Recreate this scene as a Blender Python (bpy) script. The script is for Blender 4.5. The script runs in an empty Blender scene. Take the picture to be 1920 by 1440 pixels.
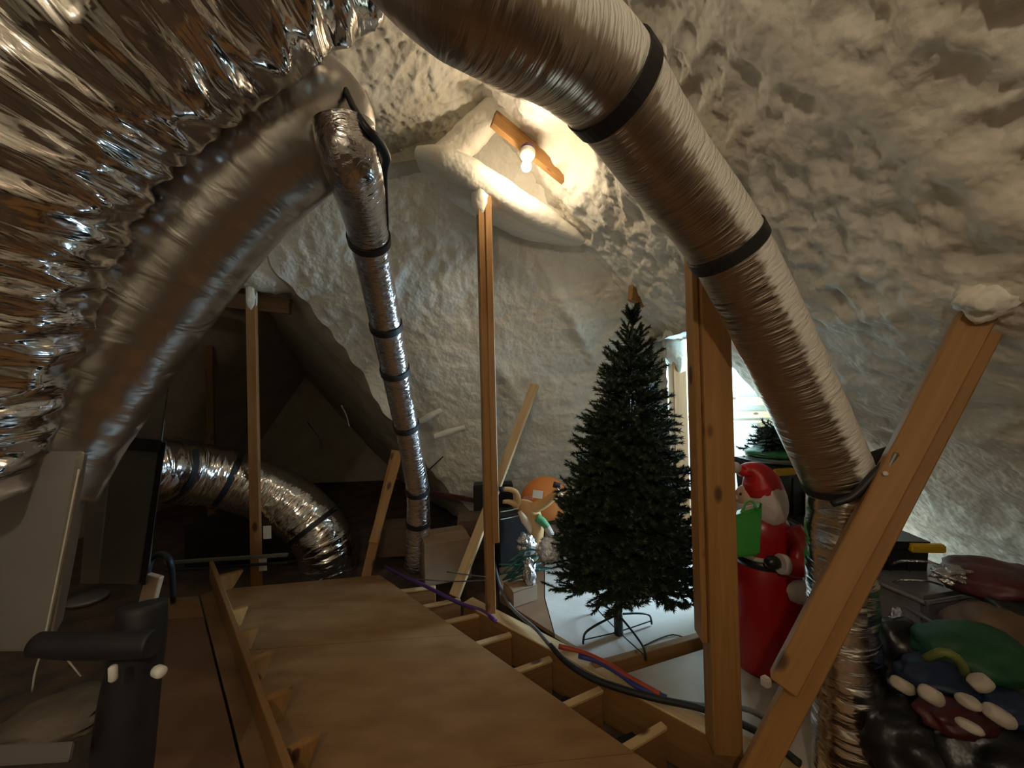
import bpy, bmesh, math, random
from mathutils import Vector, Matrix, noise
random.seed(7)
S = bpy.context.scene
COL = S.collection
V = Vector
# ------------------------------------------------------------------ camera
F = 720.0
PITCH, ROLL = math.radians(0.5), math.radians(1.35)
CAM = V((0, 0, 1.65))
FW = V((0, math.cos(PITCH), math.sin(PITCH)))
R0 = V((1, 0, 0)); U0 = V((0, -math.sin(PITCH), math.cos(PITCH)))
UP = U0*math.cos(ROLL) + R0*math.sin(ROLL)
RT = R0*math.cos(ROLL) - U0*math.sin(ROLL)
cd = bpy.data.cameras.new('camera'); cam = bpy.data.objects.new('camera', cd); COL.objects.link(cam)
cam.matrix_world = Matrix(((RT.x, UP.x, -FW.x, 0), (RT.y, UP.y, -FW.y, 0), (RT.z, UP.z, -FW.z, CAM.z), (0, 0, 0, 1)))
cd.sensor_width = 36; cd.lens = 36*F/1920; cd.clip_start = 0.02
S.camera = cam
# ------------------------------------------------------------------ light and exposure
w = bpy.data.worlds.new('world'); S.world = w; w.use_nodes = True
w.node_tree.nodes['Background'].inputs[0].default_value = (0.45, 0.6, 0.8, 1)
w.node_tree.nodes['Background'].inputs[1].default_value = 0.0
S.view_settings.view_transform = 'Standard'; S.view_settings.look = 'None'
S.view_settings.gamma = 1; S.view_settings.use_curve_mapping = False
S.view_settings.exposure = 0.85
BULB_PEAK, BULB_BACK, DAYLIGHT = 115.0, 440.0, 200.0
WARM = (1.0, 0.80, 0.56); COOL = (0.50, 0.76, 1.0)
wl = bpy.data.lights.new('window_daylight', 'AREA'); wl.shape = 'RECTANGLE'; wl.size = 0.95; wl.size_y = 1.0
wl.energy = DAYLIGHT; wl.color = COOL
wlo = bpy.data.objects.new('window_daylight', wl); COL.objects.link(wlo)
wlo.location = (3.57, 3.72, 1.12); wlo.rotation_euler = (math.radians(90), 0, math.radians(90))   # shines towards -X

def ray(px, py): return FW + RT*((px-960)/F) + UP*((720-py)/F)
def at(px, py, Y):
    d = ray(px, py); return CAM + d*(Y/d.y)
def onz(px, py, z=0.0):
    d = ray(px, py); return CAM + d*((z-CAM.z)/d.z)

# ------------------------------------------------------------------ materials
def mat(name, col, rough=0.6, metal=0.0, var=0.0, vscale=8.0, col2=None, bump=0.0, bscale=40.0, aniso=(1, 1, 1), coat=0.0, trans=0.0, emit=0.0, alpha=1.0, detail=6.0):
    m = bpy.data.materials.new(name); m.use_nodes = True
    nt = m.node_tree; b = nt.nodes['Principled BSDF']
    b.inputs['Base Color'].default_value = (*col, 1); b.inputs['Roughness'].default_value = rough
    b.inputs['Metallic'].default_value = metal
    if coat: b.inputs['Coat Weight'].default_value = coat
    if trans: b.inputs['Transmission Weight'].default_value = trans
    if alpha < 1: b.inputs['Alpha'].default_value = alpha
    if emit:
        b.inputs['Emission Color'].default_value = (*col, 1); b.inputs['Emission Strength'].default_value = emit
    if col2 is not None or bump:
        tc = nt.nodes.new('ShaderNodeTexCoord'); mp = nt.nodes.new('ShaderNodeMapping')
        mp.inputs['Scale'].default_value = aniso
        nt.links.new(tc.outputs['Object'], mp.inputs['Vector'])
    if col2 is not None:
        n = nt.nodes.new('ShaderNodeTexNoise'); n.inputs['Scale'].default_value = vscale; n.inputs['Detail'].default_value = detail
        r = nt.nodes.new('ShaderNodeValToRGB'); r.color_ramp.elements[0].position = 0.35; r.color_ramp.elements[1].position = 0.68
        r.color_ramp.elements[0].color = (*col, 1); r.color_ramp.elements[1].color = (*col2, 1)
        nt.links.new(mp.outputs[0], n.inputs['Vector']); nt.links.new(n.outputs['Fac'], r.inputs[0]); nt.links.new(r.outputs[0], b.inputs['Base Color'])
    if bump:
        n = nt.nodes.new('ShaderNodeTexNoise'); n.inputs['Scale'].default_value = bscale; n.inputs['Detail'].default_value = 4
        bp = nt.nodes.new('ShaderNodeBump'); bp.inputs['Strength'].default_value = bump; bp.inputs['Distance'].default_value = 0.02
        nt.links.new(mp.outputs[0], n.inputs['Vector']); nt.links.new(n.outputs['Fac'], bp.inputs['Height']); nt.links.new(bp.outputs[0], b.inputs['Normal'])
    return m

def foam_mat(name, c1, c2, bump=0.5):
    m = bpy.data.materials.new(name); m.use_nodes = True; nt = m.node_tree; b = nt.nodes['Principled BSDF']
    b.inputs['Roughness'].default_value = 0.55; b.inputs['Specular IOR Level'].default_value = 0.3
    tc = nt.nodes.new('ShaderNodeTexCoord')
    n = nt.nodes.new('ShaderNodeTexNoise'); n.inputs['Scale'].default_value = 2.2; n.inputs['Detail'].default_value = 8
    r = nt.nodes.new('ShaderNodeValToRGB'); r.color_ramp.elements[0].position = 0.3; r.color_ramp.elements[1].position = 0.62
    r.color_ramp.elements[0].color = (*c2, 1); r.color_ramp.elements[1].color = (*c1, 1)
    nt.links.new(tc.outputs['Object'], n.inputs['Vector']); nt.links.new(n.outputs['Fac'], r.inputs[0]); nt.links.new(r.outputs[0], b.inputs['Base Color'])
    v = nt.nodes.new('ShaderNodeTexVoronoi'); v.feature = 'SMOOTH_F1'; v.inputs['Scale'].default_value = 34; v.inputs['Smoothness'].default_value = 0.6
    nn = nt.nodes.new('ShaderNodeTexNoise'); nn.inputs['Scale'].default_value = 16; nn.inputs['Detail'].default_value = 6
    mx = nt.nodes.new('ShaderNodeMath'); mx.operation = 'MULTIPLY_ADD'; mx.inputs[1].default_value = -0.6
    bp = nt.nodes.new('ShaderNodeBump'); bp.inputs['Strength'].default_value = bump; bp.inputs['Distance'].default_value = 0.03
    nt.links.new(tc.outputs['Object'], v.inputs['Vector']); nt.links.new(tc.outputs['Object'], nn.inputs['Vector'])
    nt.links.new(v.outputs['Distance'], mx.inputs[0]); nt.links.new(nn.outputs['Fac'], mx.inputs[2])
    nt.links.new(mx.outputs[0], bp.inputs['Height']); nt.links.new(bp.outputs[0], b.inputs['Normal'])
    return m

def foil_mat(name, col, rough, strength, su, sv, spraycol=None, dist=0.8, det=4.0):
    """crumpled aluminium jacket; UV u = metres along, v = metres around; 'spray' attribute = foam overspray"""
    m = bpy.data.materials.new(name); m.use_nodes = True; nt = m.node_tree; b = nt.nodes['Principled BSDF']
    b.inputs['Base Color'].default_value = (*col, 1); b.inputs['Metallic'].default_value = 1; b.inputs['Roughness'].default_value = rough
    tc = nt.nodes.new('ShaderNodeUVMap'); tc.uv_map = 'uv'
    mp = nt.nodes.new('ShaderNodeMapping'); mp.inputs['Scale'].default_value = (su, sv, 1)
    nt.links.new(tc.outputs[0], mp.inputs[0])
    n = nt.nodes.new('ShaderNodeTexNoise'); n.inputs['Scale'].default_value = 1; n.inputs['Detail'].default_value = det; n.inputs['Distortion'].default_value = dist
    nt.links.new(mp.outputs[0], n.inputs['Vector'])
    n2 = nt.nodes.new('ShaderNodeTexVoronoi'); n2.inputs['Scale'].default_value = 0.8; nt.links.new(mp.outputs[0], n2.inputs['Vector'])
    ad = nt.nodes.new('ShaderNodeMath'); ad.operation = 'MULTIPLY_ADD'; ad.inputs[1].default_value = 0.45
    nt.links.new(n2.outputs['Distance'], ad.inputs[0]); nt.links.new(n.outputs['Fac'], ad.inputs[2])
    bp = nt.nodes.new('ShaderNodeBump'); bp.inputs['Strength'].default_value = strength; bp.inputs['Distance'].default_value = 0.02
    nt.links.new(ad.outputs[0], bp.inputs['Height']); nt.links.new(bp.outputs[0], b.inputs['Normal'])
    if spraycol:
        at_ = nt.nodes.new('ShaderNodeAttribute'); at_.attribute_name = 'spray'
        n3 = nt.nodes.new('ShaderNodeTexNoise'); n3.inputs['Scale'].default_value = 1.0; n3.inputs['Detail'].default_value = 8
        mp3 = nt.nodes.new('ShaderNodeMapping'); mp3.inputs['Scale'].default_value = (80, 16, 1)
        nt.links.new(tc.outputs[0], mp3.inputs[0]); nt.links.new(mp3.outputs[0], n3.inputs['Vector'])
        a2 = nt.nodes.new('ShaderNodeMath'); a2.operation = 'MULTIPLY_ADD'; a2.inputs[1].default_value = 0.75; nt.links.new(n3.outputs['Fac'], a2.inputs[0]); nt.links.new(at_.outputs['Fac'], a2.inputs[2])
        rp = nt.nodes.new('ShaderNodeValToRGB'); rp.color_ramp.elements[0].position = 0.76; rp.color_ramp.elements[1].position = 0.98
        nt.links.new(a2.outputs[0], rp.inputs[0])
        d = nt.nodes.new('ShaderNodeBsdfPrincipled'); d.inputs['Base Color'].default_value = (*spraycol, 1); d.inputs['Roughness'].default_value = 0.8
        bd = nt.nodes.new('ShaderNodeBump'); bd.inputs['Strength'].default_value = 0.6; bd.inputs['Distance'].default_value = 0.02; nt.links.new(a2.outputs[0], bd.inputs['Height']); nt.links.new(bd.outputs[0], d.inputs['Normal'])
        ms = nt.nodes.new('ShaderNodeMixShader'); out = nt.nodes['Material Output']
        nt.links.new(rp.outputs[0], ms.inputs[0]); nt.links.new(b.outputs[0], ms.inputs[1]); nt.links.new(d.outputs[0], ms.inputs[2]); nt.links.new(ms.outputs[0], out.inputs[0])
    return m

def wood_mat(name, c1, c2, knot=True, knotcol=(0.09, 0.035, 0.012)):
    """grain along the local Z of each board"""
    m = bpy.data.materials.new(name); m.use_nodes = True; nt = m.node_tree; b = nt.nodes['Principled BSDF']
    b.inputs['Roughness'].default_value = 0.6
    tc = nt.nodes.new('ShaderNodeTexCoord'); oi = nt.nodes.new('ShaderNodeObjectInfo')
    ad = nt.nodes.new('ShaderNodeVectorMath'); ad.operation = 'ADD'
    cx = nt.nodes.new('ShaderNodeCombineXYZ'); ml = nt.nodes.new('ShaderNodeMath'); ml.operation = 'MULTIPLY'; ml.inputs[1].default_value = 9.0
    nt.links.new(oi.outputs['Random'], ml.inputs[0])
    for i in range(3): nt.links.new(ml.outputs[0], cx.inputs[i])
    nt.links.new(tc.outputs['Object'], ad.inputs[0]); nt.links.new(cx.outputs[0], ad.inputs[1])
    mp = nt.nodes.new('ShaderNodeMapping'); mp.inputs['Scale'].default_value = (26, 26, 1.3); nt.links.new(ad.outputs[0], mp.inputs[0])
    n = nt.nodes.new('ShaderNodeTexNoise'); n.inputs['Scale'].default_value = 1; n.inputs['Detail'].default_value = 6; n.inputs['Distortion'].default_value = 1.2
    nt.links.new(mp.outputs[0], n.inputs['Vector'])
    r = nt.nodes.new('ShaderNodeValToRGB'); r.color_ramp.elements[0].position = 0.3; r.color_ramp.elements[1].position = 0.7
    r.color_ramp.elements[0].color = (*c1, 1); r.color_ramp.elements[1].color = (*c2, 1); nt.links.new(n.outputs['Fac'], r.inputs[0])
    if knot:
        mk_ = nt.nodes.new('ShaderNodeMapping'); mk_.inputs['Scale'].default_value = (7, 7, 3.4); nt.links.new(ad.outputs[0], mk_.inputs[0])
        vo = nt.nodes.new('ShaderNodeTexVoronoi'); vo.inputs['Scale'].default_value = 1; nt.links.new(mk_.outputs[0], vo.inputs['Vector'])
        kr = nt.nodes.new('ShaderNodeValToRGB'); kr.color_ramp.elements[0].position = 0.12; kr.color_ramp.elements[1].position = 0.19
        kr.color_ramp.elements[0].color = (1, 1, 1, 1); kr.color_ramp.elements[1].color = (0, 0, 0, 1)
        nt.links.new(vo.outputs['Distance'], kr.inputs[0])
        mx = nt.nodes.new('ShaderNodeMix'); mx.data_type = 'RGBA'
        nt.links.new(kr.outputs[0], mx.inputs[0]); nt.links.new(r.outputs[0], mx.inputs[6]); mx.inputs[7].default_value = (*knotcol, 1)
        nt.links.new(mx.outputs[2], b.inputs['Base Color'])
    else:
        nt.links.new(r.outputs[0], b.inputs['Base Color'])
    bp = nt.nodes.new('ShaderNodeBump'); bp.inputs['Strength'].default_value = 0.15; bp.inputs['Distance'].default_value = 0.005
    nt.links.new(n.outputs['Fac'], bp.inputs['Height']); nt.links.new(bp.outputs[0], b.inputs['Normal'])
    return m

M = {}
M['foam'] = foam_mat('spray_foam', (0.88, 0.85, 0.76), (0.76, 0.70, 0.57), 0.30)
M['foam_soft'] = foam_mat('spray_foam_smooth', (0.86, 0.84, 0.75), (0.78, 0.74, 0.63), 0.2)
M['foam_alcove_dimmed'] = foam_mat('spray_foam_alcove_dimmed', (0.62, 0.64, 0.58), (0.52, 0.53, 0.47), 0.3)  # same foam in a darker colour, to hold down the window glare
M['foam_shaded'] = foam_mat('spray_foam_wing_shaded', (0.55, 0.49, 0.38), (0.42, 0.35, 0.25), 0.3)  # same foam, with the shade of the wing put into its colour
M['foil'] = foil_mat('foil_crumpled', (0.78, 0.76, 0.75), 0.13, 0.8, 20, 4.5, None, 0.7, 2.5)
M['foil_smooth'] = foil_mat('foil_smooth', (0.62, 0.60, 0.58), 0.30, 0.30, 14, 5, None, 0.8, 2.5)
M['foil_fine'] = foil_mat('foil_fine', (0.74, 0.73, 0.75), 0.18, 0.45, 60, 18, None, 0.8, 3)
M['foil_spray'] = foil_mat('foil_oversprayed', (0.52, 0.43, 0.35), 0.30, 0.35, 70, 6, (0.82, 0.80, 0.74))
M['foil_tight'] = foil_mat('foil_gathered', (0.84, 0.82, 0.80), 0.22, 0.6, 24, 6, None, 0.8, 2.5)
M['strap'] = mat('black_strap', (0.012, 0.012, 0.013), 0.5)
M['pine'] = wood_mat('pine', (0.29, 0.135, 0.034), (0.39, 0.20, 0.062))
M['pine_pale'] = wood_mat('pine_pale', (0.50, 0.33, 0.16), (0.62, 0.44, 0.23))
M['pine_shaded'] = wood_mat('pine_shaded', (0.14, 0.065, 0.02), (0.20, 0.10, 0.035))  # pine copy darkened so timber in the wing reads as shaded
M['joist'] = wood_mat('joist_wood', (0.25, 0.12, 0.035), (0.33, 0.17, 0.06), False)
M['ply'] = mat('plywood', (0.24, 0.125, 0.046), 0.55, col2=(0.32, 0.18, 0.076), vscale=3.2, aniso=(1.2, 3.0, 1), bump=0.05, bscale=30, detail=9)
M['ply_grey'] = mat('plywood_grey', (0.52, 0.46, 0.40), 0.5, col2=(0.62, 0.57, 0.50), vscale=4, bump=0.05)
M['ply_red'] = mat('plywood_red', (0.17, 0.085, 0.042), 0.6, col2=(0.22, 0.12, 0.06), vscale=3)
M['dark_floor'] = mat('insulated_bay', (0.16, 0.10, 0.06), 0.9, col2=(0.06, 0.05, 0.045), vscale=5, bump=0.6, bscale=12)
M['needle'] = mat('needles', (0.016, 0.034, 0.014), 0.55, col2=(0.035, 0.055, 0.02), vscale=30)
M['bark'] = mat('branch_wire', (0.03, 0.022, 0.014), 0.8, col2=(0.02, 0.03, 0.012), vscale=30)
M['stand'] = mat('stand_metal', (0.012, 0.022, 0.016), 0.35, col2=(0.02, 0.03, 0.022), vscale=20)
M['sheet'] = mat('sheet_metal', (0.20, 0.195, 0.175), 0.42, 0.6, col2=(0.24, 0.235, 0.21), vscale=3, bump=0.05, bscale=6)
M['board'] = mat('duct_board', (0.33, 0.31, 0.31), 0.42, 0.55, col2=(0.38, 0.36, 0.35), vscale=2.5, bump=0.06, bscale=5)
M['tape'] = mat('foil_tape', (0.30, 0.27, 0.23), 0.5, 0.5, col2=(0.24, 0.22, 0.19), vscale=20, bump=0.3)
M['rubber'] = mat('foam_rubber', (0.010, 0.010, 0.012), 0.6, col2=(0.016, 0.016, 0.018), vscale=20)
M['white'] = mat('white_plastic', (0.75, 0.73, 0.68), 0.4, col2=(0.68, 0.66, 0.60), vscale=10)
M['string'] = mat('string', (0.55, 0.52, 0.46), 0.7, col2=(0.45, 0.43, 0.38), vscale=40)
M['red'] = mat('red_shell', (0.42, 0.010, 0.012), 0.30, col2=(0.34, 0.008, 0.012), vscale=4)
M['red_bright'] = mat('red_cap', (0.62, 0.02, 0.02), 0.4, col2=(0.52, 0.015, 0.015), vscale=6)
M['beard'] = mat('white_hair', (0.72, 0.60, 0.55), 0.5, col2=(0.62, 0.50, 0.46), vscale=12, bump=0.2)
M['skin'] = mat('skin_paint', (0.72, 0.42, 0.32), 0.5, col2=(0.68, 0.38, 0.28), vscale=8)
M['green'] = mat('green_gift', (0.05, 0.30, 0.05), 0.35, col2=(0.07, 0.35, 0.06), vscale=5)
M['green_lid'] = mat('green_lid', (0.02, 0.20, 0.07), 0.25, col2=(0.03, 0.24, 0.08), vscale=5)
M['green_cloth'] = mat('green_cloth', (0.006, 0.055, 0.02), 0.6, col2=(0.012, 0.085, 0.03), vscale=7, bump=0.3, bscale=14)
M['black'] = mat('black_plastic', (0.012, 0.013, 0.013), 0.35, col2=(0.018, 0.018, 0.018), vscale=8)
M['black_bag'] = mat('black_bag', (0.010, 0.010, 0.011), 0.35, col2=(0.016, 0.015, 0.015), vscale=8, bump=0.6, bscale=9)
M['yellow'] = mat('yellow_latch', (0.62, 0.40, 0.02), 0.4, col2=(0.55, 0.34, 0.015), vscale=9)
M['grey_lid'] = mat('grey_lid', (0.18, 0.24, 0.26), 0.3, col2=(0.22, 0.28, 0.3), vscale=6)
M['clear'] = mat('clear_tote', (0.20, 0.20, 0.21), 0.22, col2=(0.16, 0.15, 0.17), vscale=5, bump=0.5, bscale=8, coat=0.6)
M['maroon'] = mat('maroon_cloth', (0.085, 0.012, 0.016), 0.45, col2=(0.05, 0.007, 0.010), vscale=5, bump=0.4, bscale=10)
M['navy'] = mat('navy_cloth', (0.006, 0.014, 0.045), 0.5, col2=(0.010, 0.025, 0.07), vscale=6, bump=0.3, bscale=10)
M['plush'] = mat('white_plush', (0.50, 0.44, 0.37), 0.9, col2=(0.42, 0.37, 0.31), vscale=18, bump=0.12, bscale=60)
M['olive'] = mat('olive_trim', (0.14, 0.17, 0.04), 0.5, col2=(0.11, 0.13, 0.03), vscale=9)
M['tan'] = mat('tan_felt', (0.62, 0.36, 0.14), 0.65, col2=(0.55, 0.31, 0.12), vscale=8, bump=0.1)
M['cream'] = mat('cream_felt', (0.72, 0.58, 0.42), 0.7, col2=(0.64, 0.51, 0.37), vscale=8)
M['sleeve'] = mat('green_felt', (0.10, 0.34, 0.14), 0.7, col2=(0.08, 0.28, 0.11), vscale=8)
M['hoof'] = mat('dark_hoof', (0.02, 0.012, 0.014), 0.5, col2=(0.03, 0.015, 0.015), vscale=9)
M['orange'] = mat('orange_ball', (0.80, 0.27, 0.06), 0.5, col2=(0.72, 0.23, 0.05), vscale=5)
M['mauve'] = mat('mauve_tag', (0.45, 0.16, 0.14), 0.6, col2=(0.40, 0.14, 0.13), vscale=9)
M['card'] = mat('cardboard', (0.26, 0.165, 0.09), 0.75, col2=(0.22, 0.14, 0.08), vscale=5, bump=0.05)
M['silver'] = mat('tinsel', (0.80, 0.86, 0.95), 0.25, 0.4, col2=(0.6, 0.62, 0.7), vscale=30, bump=0.8, bscale=45)
M['silver_dark'] = mat('crumpled_wrap', (0.55, 0.56, 0.58), 0.25, 0.9, col2=(0.45, 0.38, 0.34), vscale=14, bump=0.9, bscale=25)
M['garland'] = mat('teal_garland', (0.02, 0.11, 0.10), 0.5, col2=(0.015, 0.07, 0.06), vscale=15)
M['c_grey'] = mat('cable_grey', (0.16, 0.16, 0.17), 0.45, col2=(0.12, 0.12, 0.13), vscale=9)
M['c_red'] = mat('pipe_red', (0.50, 0.08, 0.04), 0.4, col2=(0.44, 0.07, 0.03), vscale=9)
M['c_blue'] = mat('pipe_blue', (0.04, 0.05, 0.22), 0.4, col2=(0.05, 0.06, 0.26), vscale=9)
M['c_purple'] = mat('cable_purple', (0.11, 0.04, 0.20), 0.45, col2=(0.09, 0.03, 0.16), vscale=9)
M['porcelain'] = mat('porcelain', (0.8, 0.78, 0.72), 0.25, col2=(0.76, 0.74, 0.68), vscale=9)
M['bulb'] = mat('bulb_glow', WARM, 0.3, emit=BULB_PEAK)
M['bulb2'] = mat('bulb_glow_back', (1.0, 0.83, 0.62), 0.3, emit=BULB_BACK)
M['paper'] = mat('paper_tag', (0.72, 0.70, 0.66), 0.7, col2=(0.66, 0.64, 0.6), vscale=20)
M['seat_brown'] = mat('brown_bag', (0.14, 0.085, 0.05), 0.6, col2=(0.10, 0.06, 0.035), vscale=5, bump=0.4, bscale=9)
M['osb'] = mat('dirty_board', (0.34, 0.25, 0.16), 0.7, col2=(0.46, 0.40, 0.33), vscale=5, bump=0.1)
M['osb_dark'] = mat('torn_liner', (0.10, 0.075, 0.05), 0.7, col2=(0.17, 0.14, 0.11), vscale=6, bump=0.3)
M['glass'] = mat('window_glass', (0.9, 0.95, 1.0), 0.02, trans=1.0)

# ------------------------------------------------------------------ builders
def link(name, me, m=None, parent=None, smooth=False):
    if m is not None: me.materials.append(m)
    if smooth: me.polygons.foreach_set('use_smooth', [True]*len(me.polygons))
    o = bpy.data.objects.new(name, me); COL.objects.link(o)
    if parent is not None:
        o.parent = parent; o.matrix_basis = parent.matrix_basis.inverted() if not parent.parent else (parent.parent.matrix_basis @ parent.matrix_basis).inverted()
    return o
def mesh(name, vs, fs, m=None, parent=None, smooth=False):
    me = bpy.data.meshes.new(name); me.from_pydata([tuple(v) for v in vs], [], fs); me.update()
    return link(name, me, m, parent, smooth)
def tag(o, label=None, cat=None, group=None, kind=None):
    if label: o['label'] = label
    if cat: o['category'] = cat
    if group: o['group'] = group
    if kind: o['kind'] = kind
    return o
def thing(name, loc, label, cat, group=None):
    o = bpy.data.objects.new(name, None); COL.objects.link(o); o.matrix_basis = Matrix.Translation(V(loc)); o.empty_display_size = 0.1
    return tag(o, label, cat, group)
def frame_mat(p0, p1, ref=V((0, 0, 1))):
    """matrix whose Z runs p0->p1, X as close to ref-perp as possible"""
    z = (p1-p0).normalized(); x = ref - z*ref.dot(z)
    if x.length < 1e-4: x = V((1, 0, 0)) - z*z.x
    x.normalize(); y = z.cross(x)
    c = (p0+p1)/2
    return Matrix(((x.x, y.x, z.x, c.x), (x.y, y.y, z.y, c.y), (x.z, y.z, z.z, c.z), (0, 0, 0, 1)))
def place(o, Mw, parent=None):
    if parent is not None:
        o.parent = parent
        pm = parent.matrix_basis if not parent.parent else parent.parent.matrix_basis @ parent.matrix_basis
        o.matrix_basis = pm.inverted() @ Mw
    else: o.matrix_basis = Mw
    return o
def bevel_box_mesh(name, a, b, L, bev=0.004, seg=1):
    bm = bmesh.new(); bmesh.ops.create_cube(bm, size=1.0)
    for v in bm.verts: v.co = V((v.co.x*a, v.co.y*b, v.co.z*L))
    if bev: bmesh.ops.bevel(bm, geom=list(bm.edges), offset=bev, segments=seg, affect='EDGES')
    me = bpy.data.meshes.new(name); bm.to_mesh(me); bm.free(); return me
def board(name, p0, p1, a, b, m, ref=V((1, 0, 0)), parent=None, bev=0.004):
    """box a (along ref) x b, running p0->p1"""
    p0, p1 = V(p0), V(p1)
    o = link(name, bevel_box_mesh(name, a, b, (p1-p0).length, bev), m)
    return place(o, frame_mat(p0, p1, V(ref)), parent)
def box(name, c, size, m, yaw=0.0, parent=None, bev=0.006, seg=2, tilt=(0, 0)):
    o = link(name, bevel_box_mesh(name, size[0], size[1], size[2], bev, seg), m)
    Mw = Matrix.Translation(V(c)) @ Matrix.Rotation(yaw, 4, 'Z') @ Matrix.Rotation(tilt[0], 4, 'X') @ Matrix.Rotation(tilt[1], 4, 'Y')
    return place(o, Mw, parent)
def hexa(name, pts, m, parent=None, bev=0.006):
    """8 points: front bl br tr tl, back bl br tr tl"""
    bm = bmesh.new(); vs = [bm.verts.new(p) for p in pts]
    for f in ((0, 1, 2, 3), (5, 4, 7, 6), (4, 0, 3, 7), (1, 5, 6, 2), (3, 2, 6, 7), (4, 5, 1, 0)): bm.faces.new([vs[i] for i in f])
    bmesh.ops.recalc_face_normals(bm, faces=bm.faces[:])
    if bev: bmesh.ops.bevel(bm, geom=list(bm.edges), offset=bev, segments=2, affect='EDGES')
    me = bpy.data.meshes.new(name); bm.to_mesh(me); bm.free()
    return link(name, me, m, parent)

def spline(pts, ds):
    """Catmull-Rom through (Vector, radius) pairs, resampled about every ds"""
    P = [V(p[0]) for p in pts]; Rr = [p[1] for p in pts]
    P = [P[0]*2-P[1]] + P + [P[-1]*2-P[-2]]; Rr = [Rr[0]] + Rr + [Rr[-1]]
    dense = []
    for i in range(1, len(P)-2):
        for k in range(40):
            t = k/40; t2, t3 = t*t, t*t*t
            p = 0.5*((2*P[i]) + (P[i+1]-P[i-1])*t + (2*P[i-1]-5*P[i]+4*P[i+1]-P[i+2])*t2 + (3*P[i]-P[i-1]-3*P[i+1]+P[i+2])*t3)
            dense.append((p, Rr[i]*(1-t)+Rr[i+1]*t))
    dense.append((P[-2], Rr[-2]))
    out = [dense[0]]; acc = 0.0
    for a, b in zip(dense, dense[1:]):
        acc += (b[0]-a[0]).length
        if acc >= ds: out.append(b); acc = 0.0
    if (out[-1][0]-dense[-1][0]).length > ds*0.3: out.append(dense[-1])
    return out
def frames(path):
    fr = []; T0 = (path[1][0]-path[0][0]).normalized()
    n = V((0, 0, 1)) - T0*T0.z
    if n.length < 0.2: n = V((0, -1, 0)) - T0*(-T0.y)
    n.normalize()
    for i, (p, r) in enumerate(path):
        a = path[max(i-1, 0)][0]; b = path[min(i+1, len(path)-1)][0]
        T = (b-a).normalized(); n = (n - T*n.dot(T)).normalized(); fr.append((p, r, T, n, T.cross(n)))
    return fr
def tube_mesh(name, fr, nseg, rfun=None, closed=True, spray=None, s0=0.0):
    vs, fs, uv = [], [], []
    s = s0; prev = fr[0][0]; srow = []
    spr = []
    for (p, r, T, n, b) in fr:
        s += (p-prev).length; prev = p; srow.append(s)
        for k in range(nseg):
            a = 2*math.pi*k/nseg; d = n*math.cos(a) + b*math.sin(a)
            rr = r*(1.0 + (rfun(s, a, r, p, d) if rfun else 0.0))
            q = p + d*rr; vs.append(q)
            if spray: spr.append(spray(q, d, s))
    R_ = len(fr)
    for i in range(R_-1):
        for k in range(nseg):
            k2 = (k+1) % nseg; fs.append((i*nseg+k, i*nseg+k2, (i+1)*nseg+k2, (i+1)*nseg+k))
            r = fr[i][1]; w0 = 2*math.pi*k/nseg*r; w1 = 2*math.pi*(k+1)/nseg*r
            uv += [(srow[i], w0), (srow[i], w1), (srow[i+1], w1), (srow[i+1], w0)]
    nside = len(fs)
    if closed:
        fs.append(tuple(range(nseg-1, -1, -1))); fs.append(tuple((R_-1)*nseg+k for k in range(nseg)))
    me = bpy.data.meshes.new(name); me.from_pydata([tuple(v) for v in vs], [], fs); me.update()
    ul = me.uv_layers.new(name='uv')
    flat = []
    for u in uv: flat += [u[0], u[1]]
    flat += [0.0]*(len(ul.data)*2-len(flat)); ul.data.foreach_set('uv', flat)
    if spray:
        a_ = me.attributes.new('spray', 'FLOAT', 'POINT'); a_.data.foreach_set('value', spr)
    me.polygons.foreach_set('use_smooth', [True]*nside + [False]*(len(fs)-nside))
    return me
def tube(name, pts, m, parent=None, ds=0.02, nseg=12, rfun=None, closed=True, spray=None):
    me = tube_mesh(name, frames(spline(pts, ds)), nseg, rfun, closed, spray)
    return link(name, me, m, parent)
def cable(name, pxs, r, m, parent=None, z=None, nseg=8):
    return tube(name, [(p, r) for p in pxs], m, parent, 0.03, nseg)
def strap(fr, t, m, parent, width=0.035, gap=0.008, name='strap', rmul=1.0):
    i = min(max(int(t*(len(fr)-1)), 1), len(fr)-2); p, r, T, n, b = fr[i]
    R2 = r*rmul+gap; hw = width/2
    prof = [(-hw, R2-0.006), (-hw, R2), (hw, R2), (hw, R2-0.006)]
    vs, fs = [], []; N = 40
    for k in range(N):
        a = 2*math.pi*k/N; d = n*math.cos(a)+b*math.sin(a)
        for (o_, rr) in prof: vs.append(p + T*o_ + d*rr)
    for k in range(N):
        k2 = (k+1) % N
        for j in range(4): fs.append((k*4+j, k*4+(j+1) % 4, k2*4+(j+1) % 4, k2*4+j))
    return mesh(name, vs, fs, m, parent)
def wrinkle(amp, fs_, ft, big=0.0, seed=0.0, fine=0.4, inner=None):
    def f(s, a, r, p, d):
        k = 1.0 if inner is None else max(0.35, 0.55+0.75*d.dot(inner))
        ca, sa = math.cos(a)*ft, math.sin(a)*ft
        n1 = noise.noise(V((s*fs_+seed, ca+seed*2, sa)))
        n2 = noise.noise(V((s*fs_*2.3+seed+9, ca*1.7, sa*1.7+4)))
        n3 = noise.noise(V((s*2.2+seed*3, ca*0.5, sa*0.5+7)))
        return k*(amp*(0.5-abs(n1)*1.6) + amp*fine*n2) + big*n3
    return f
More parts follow.
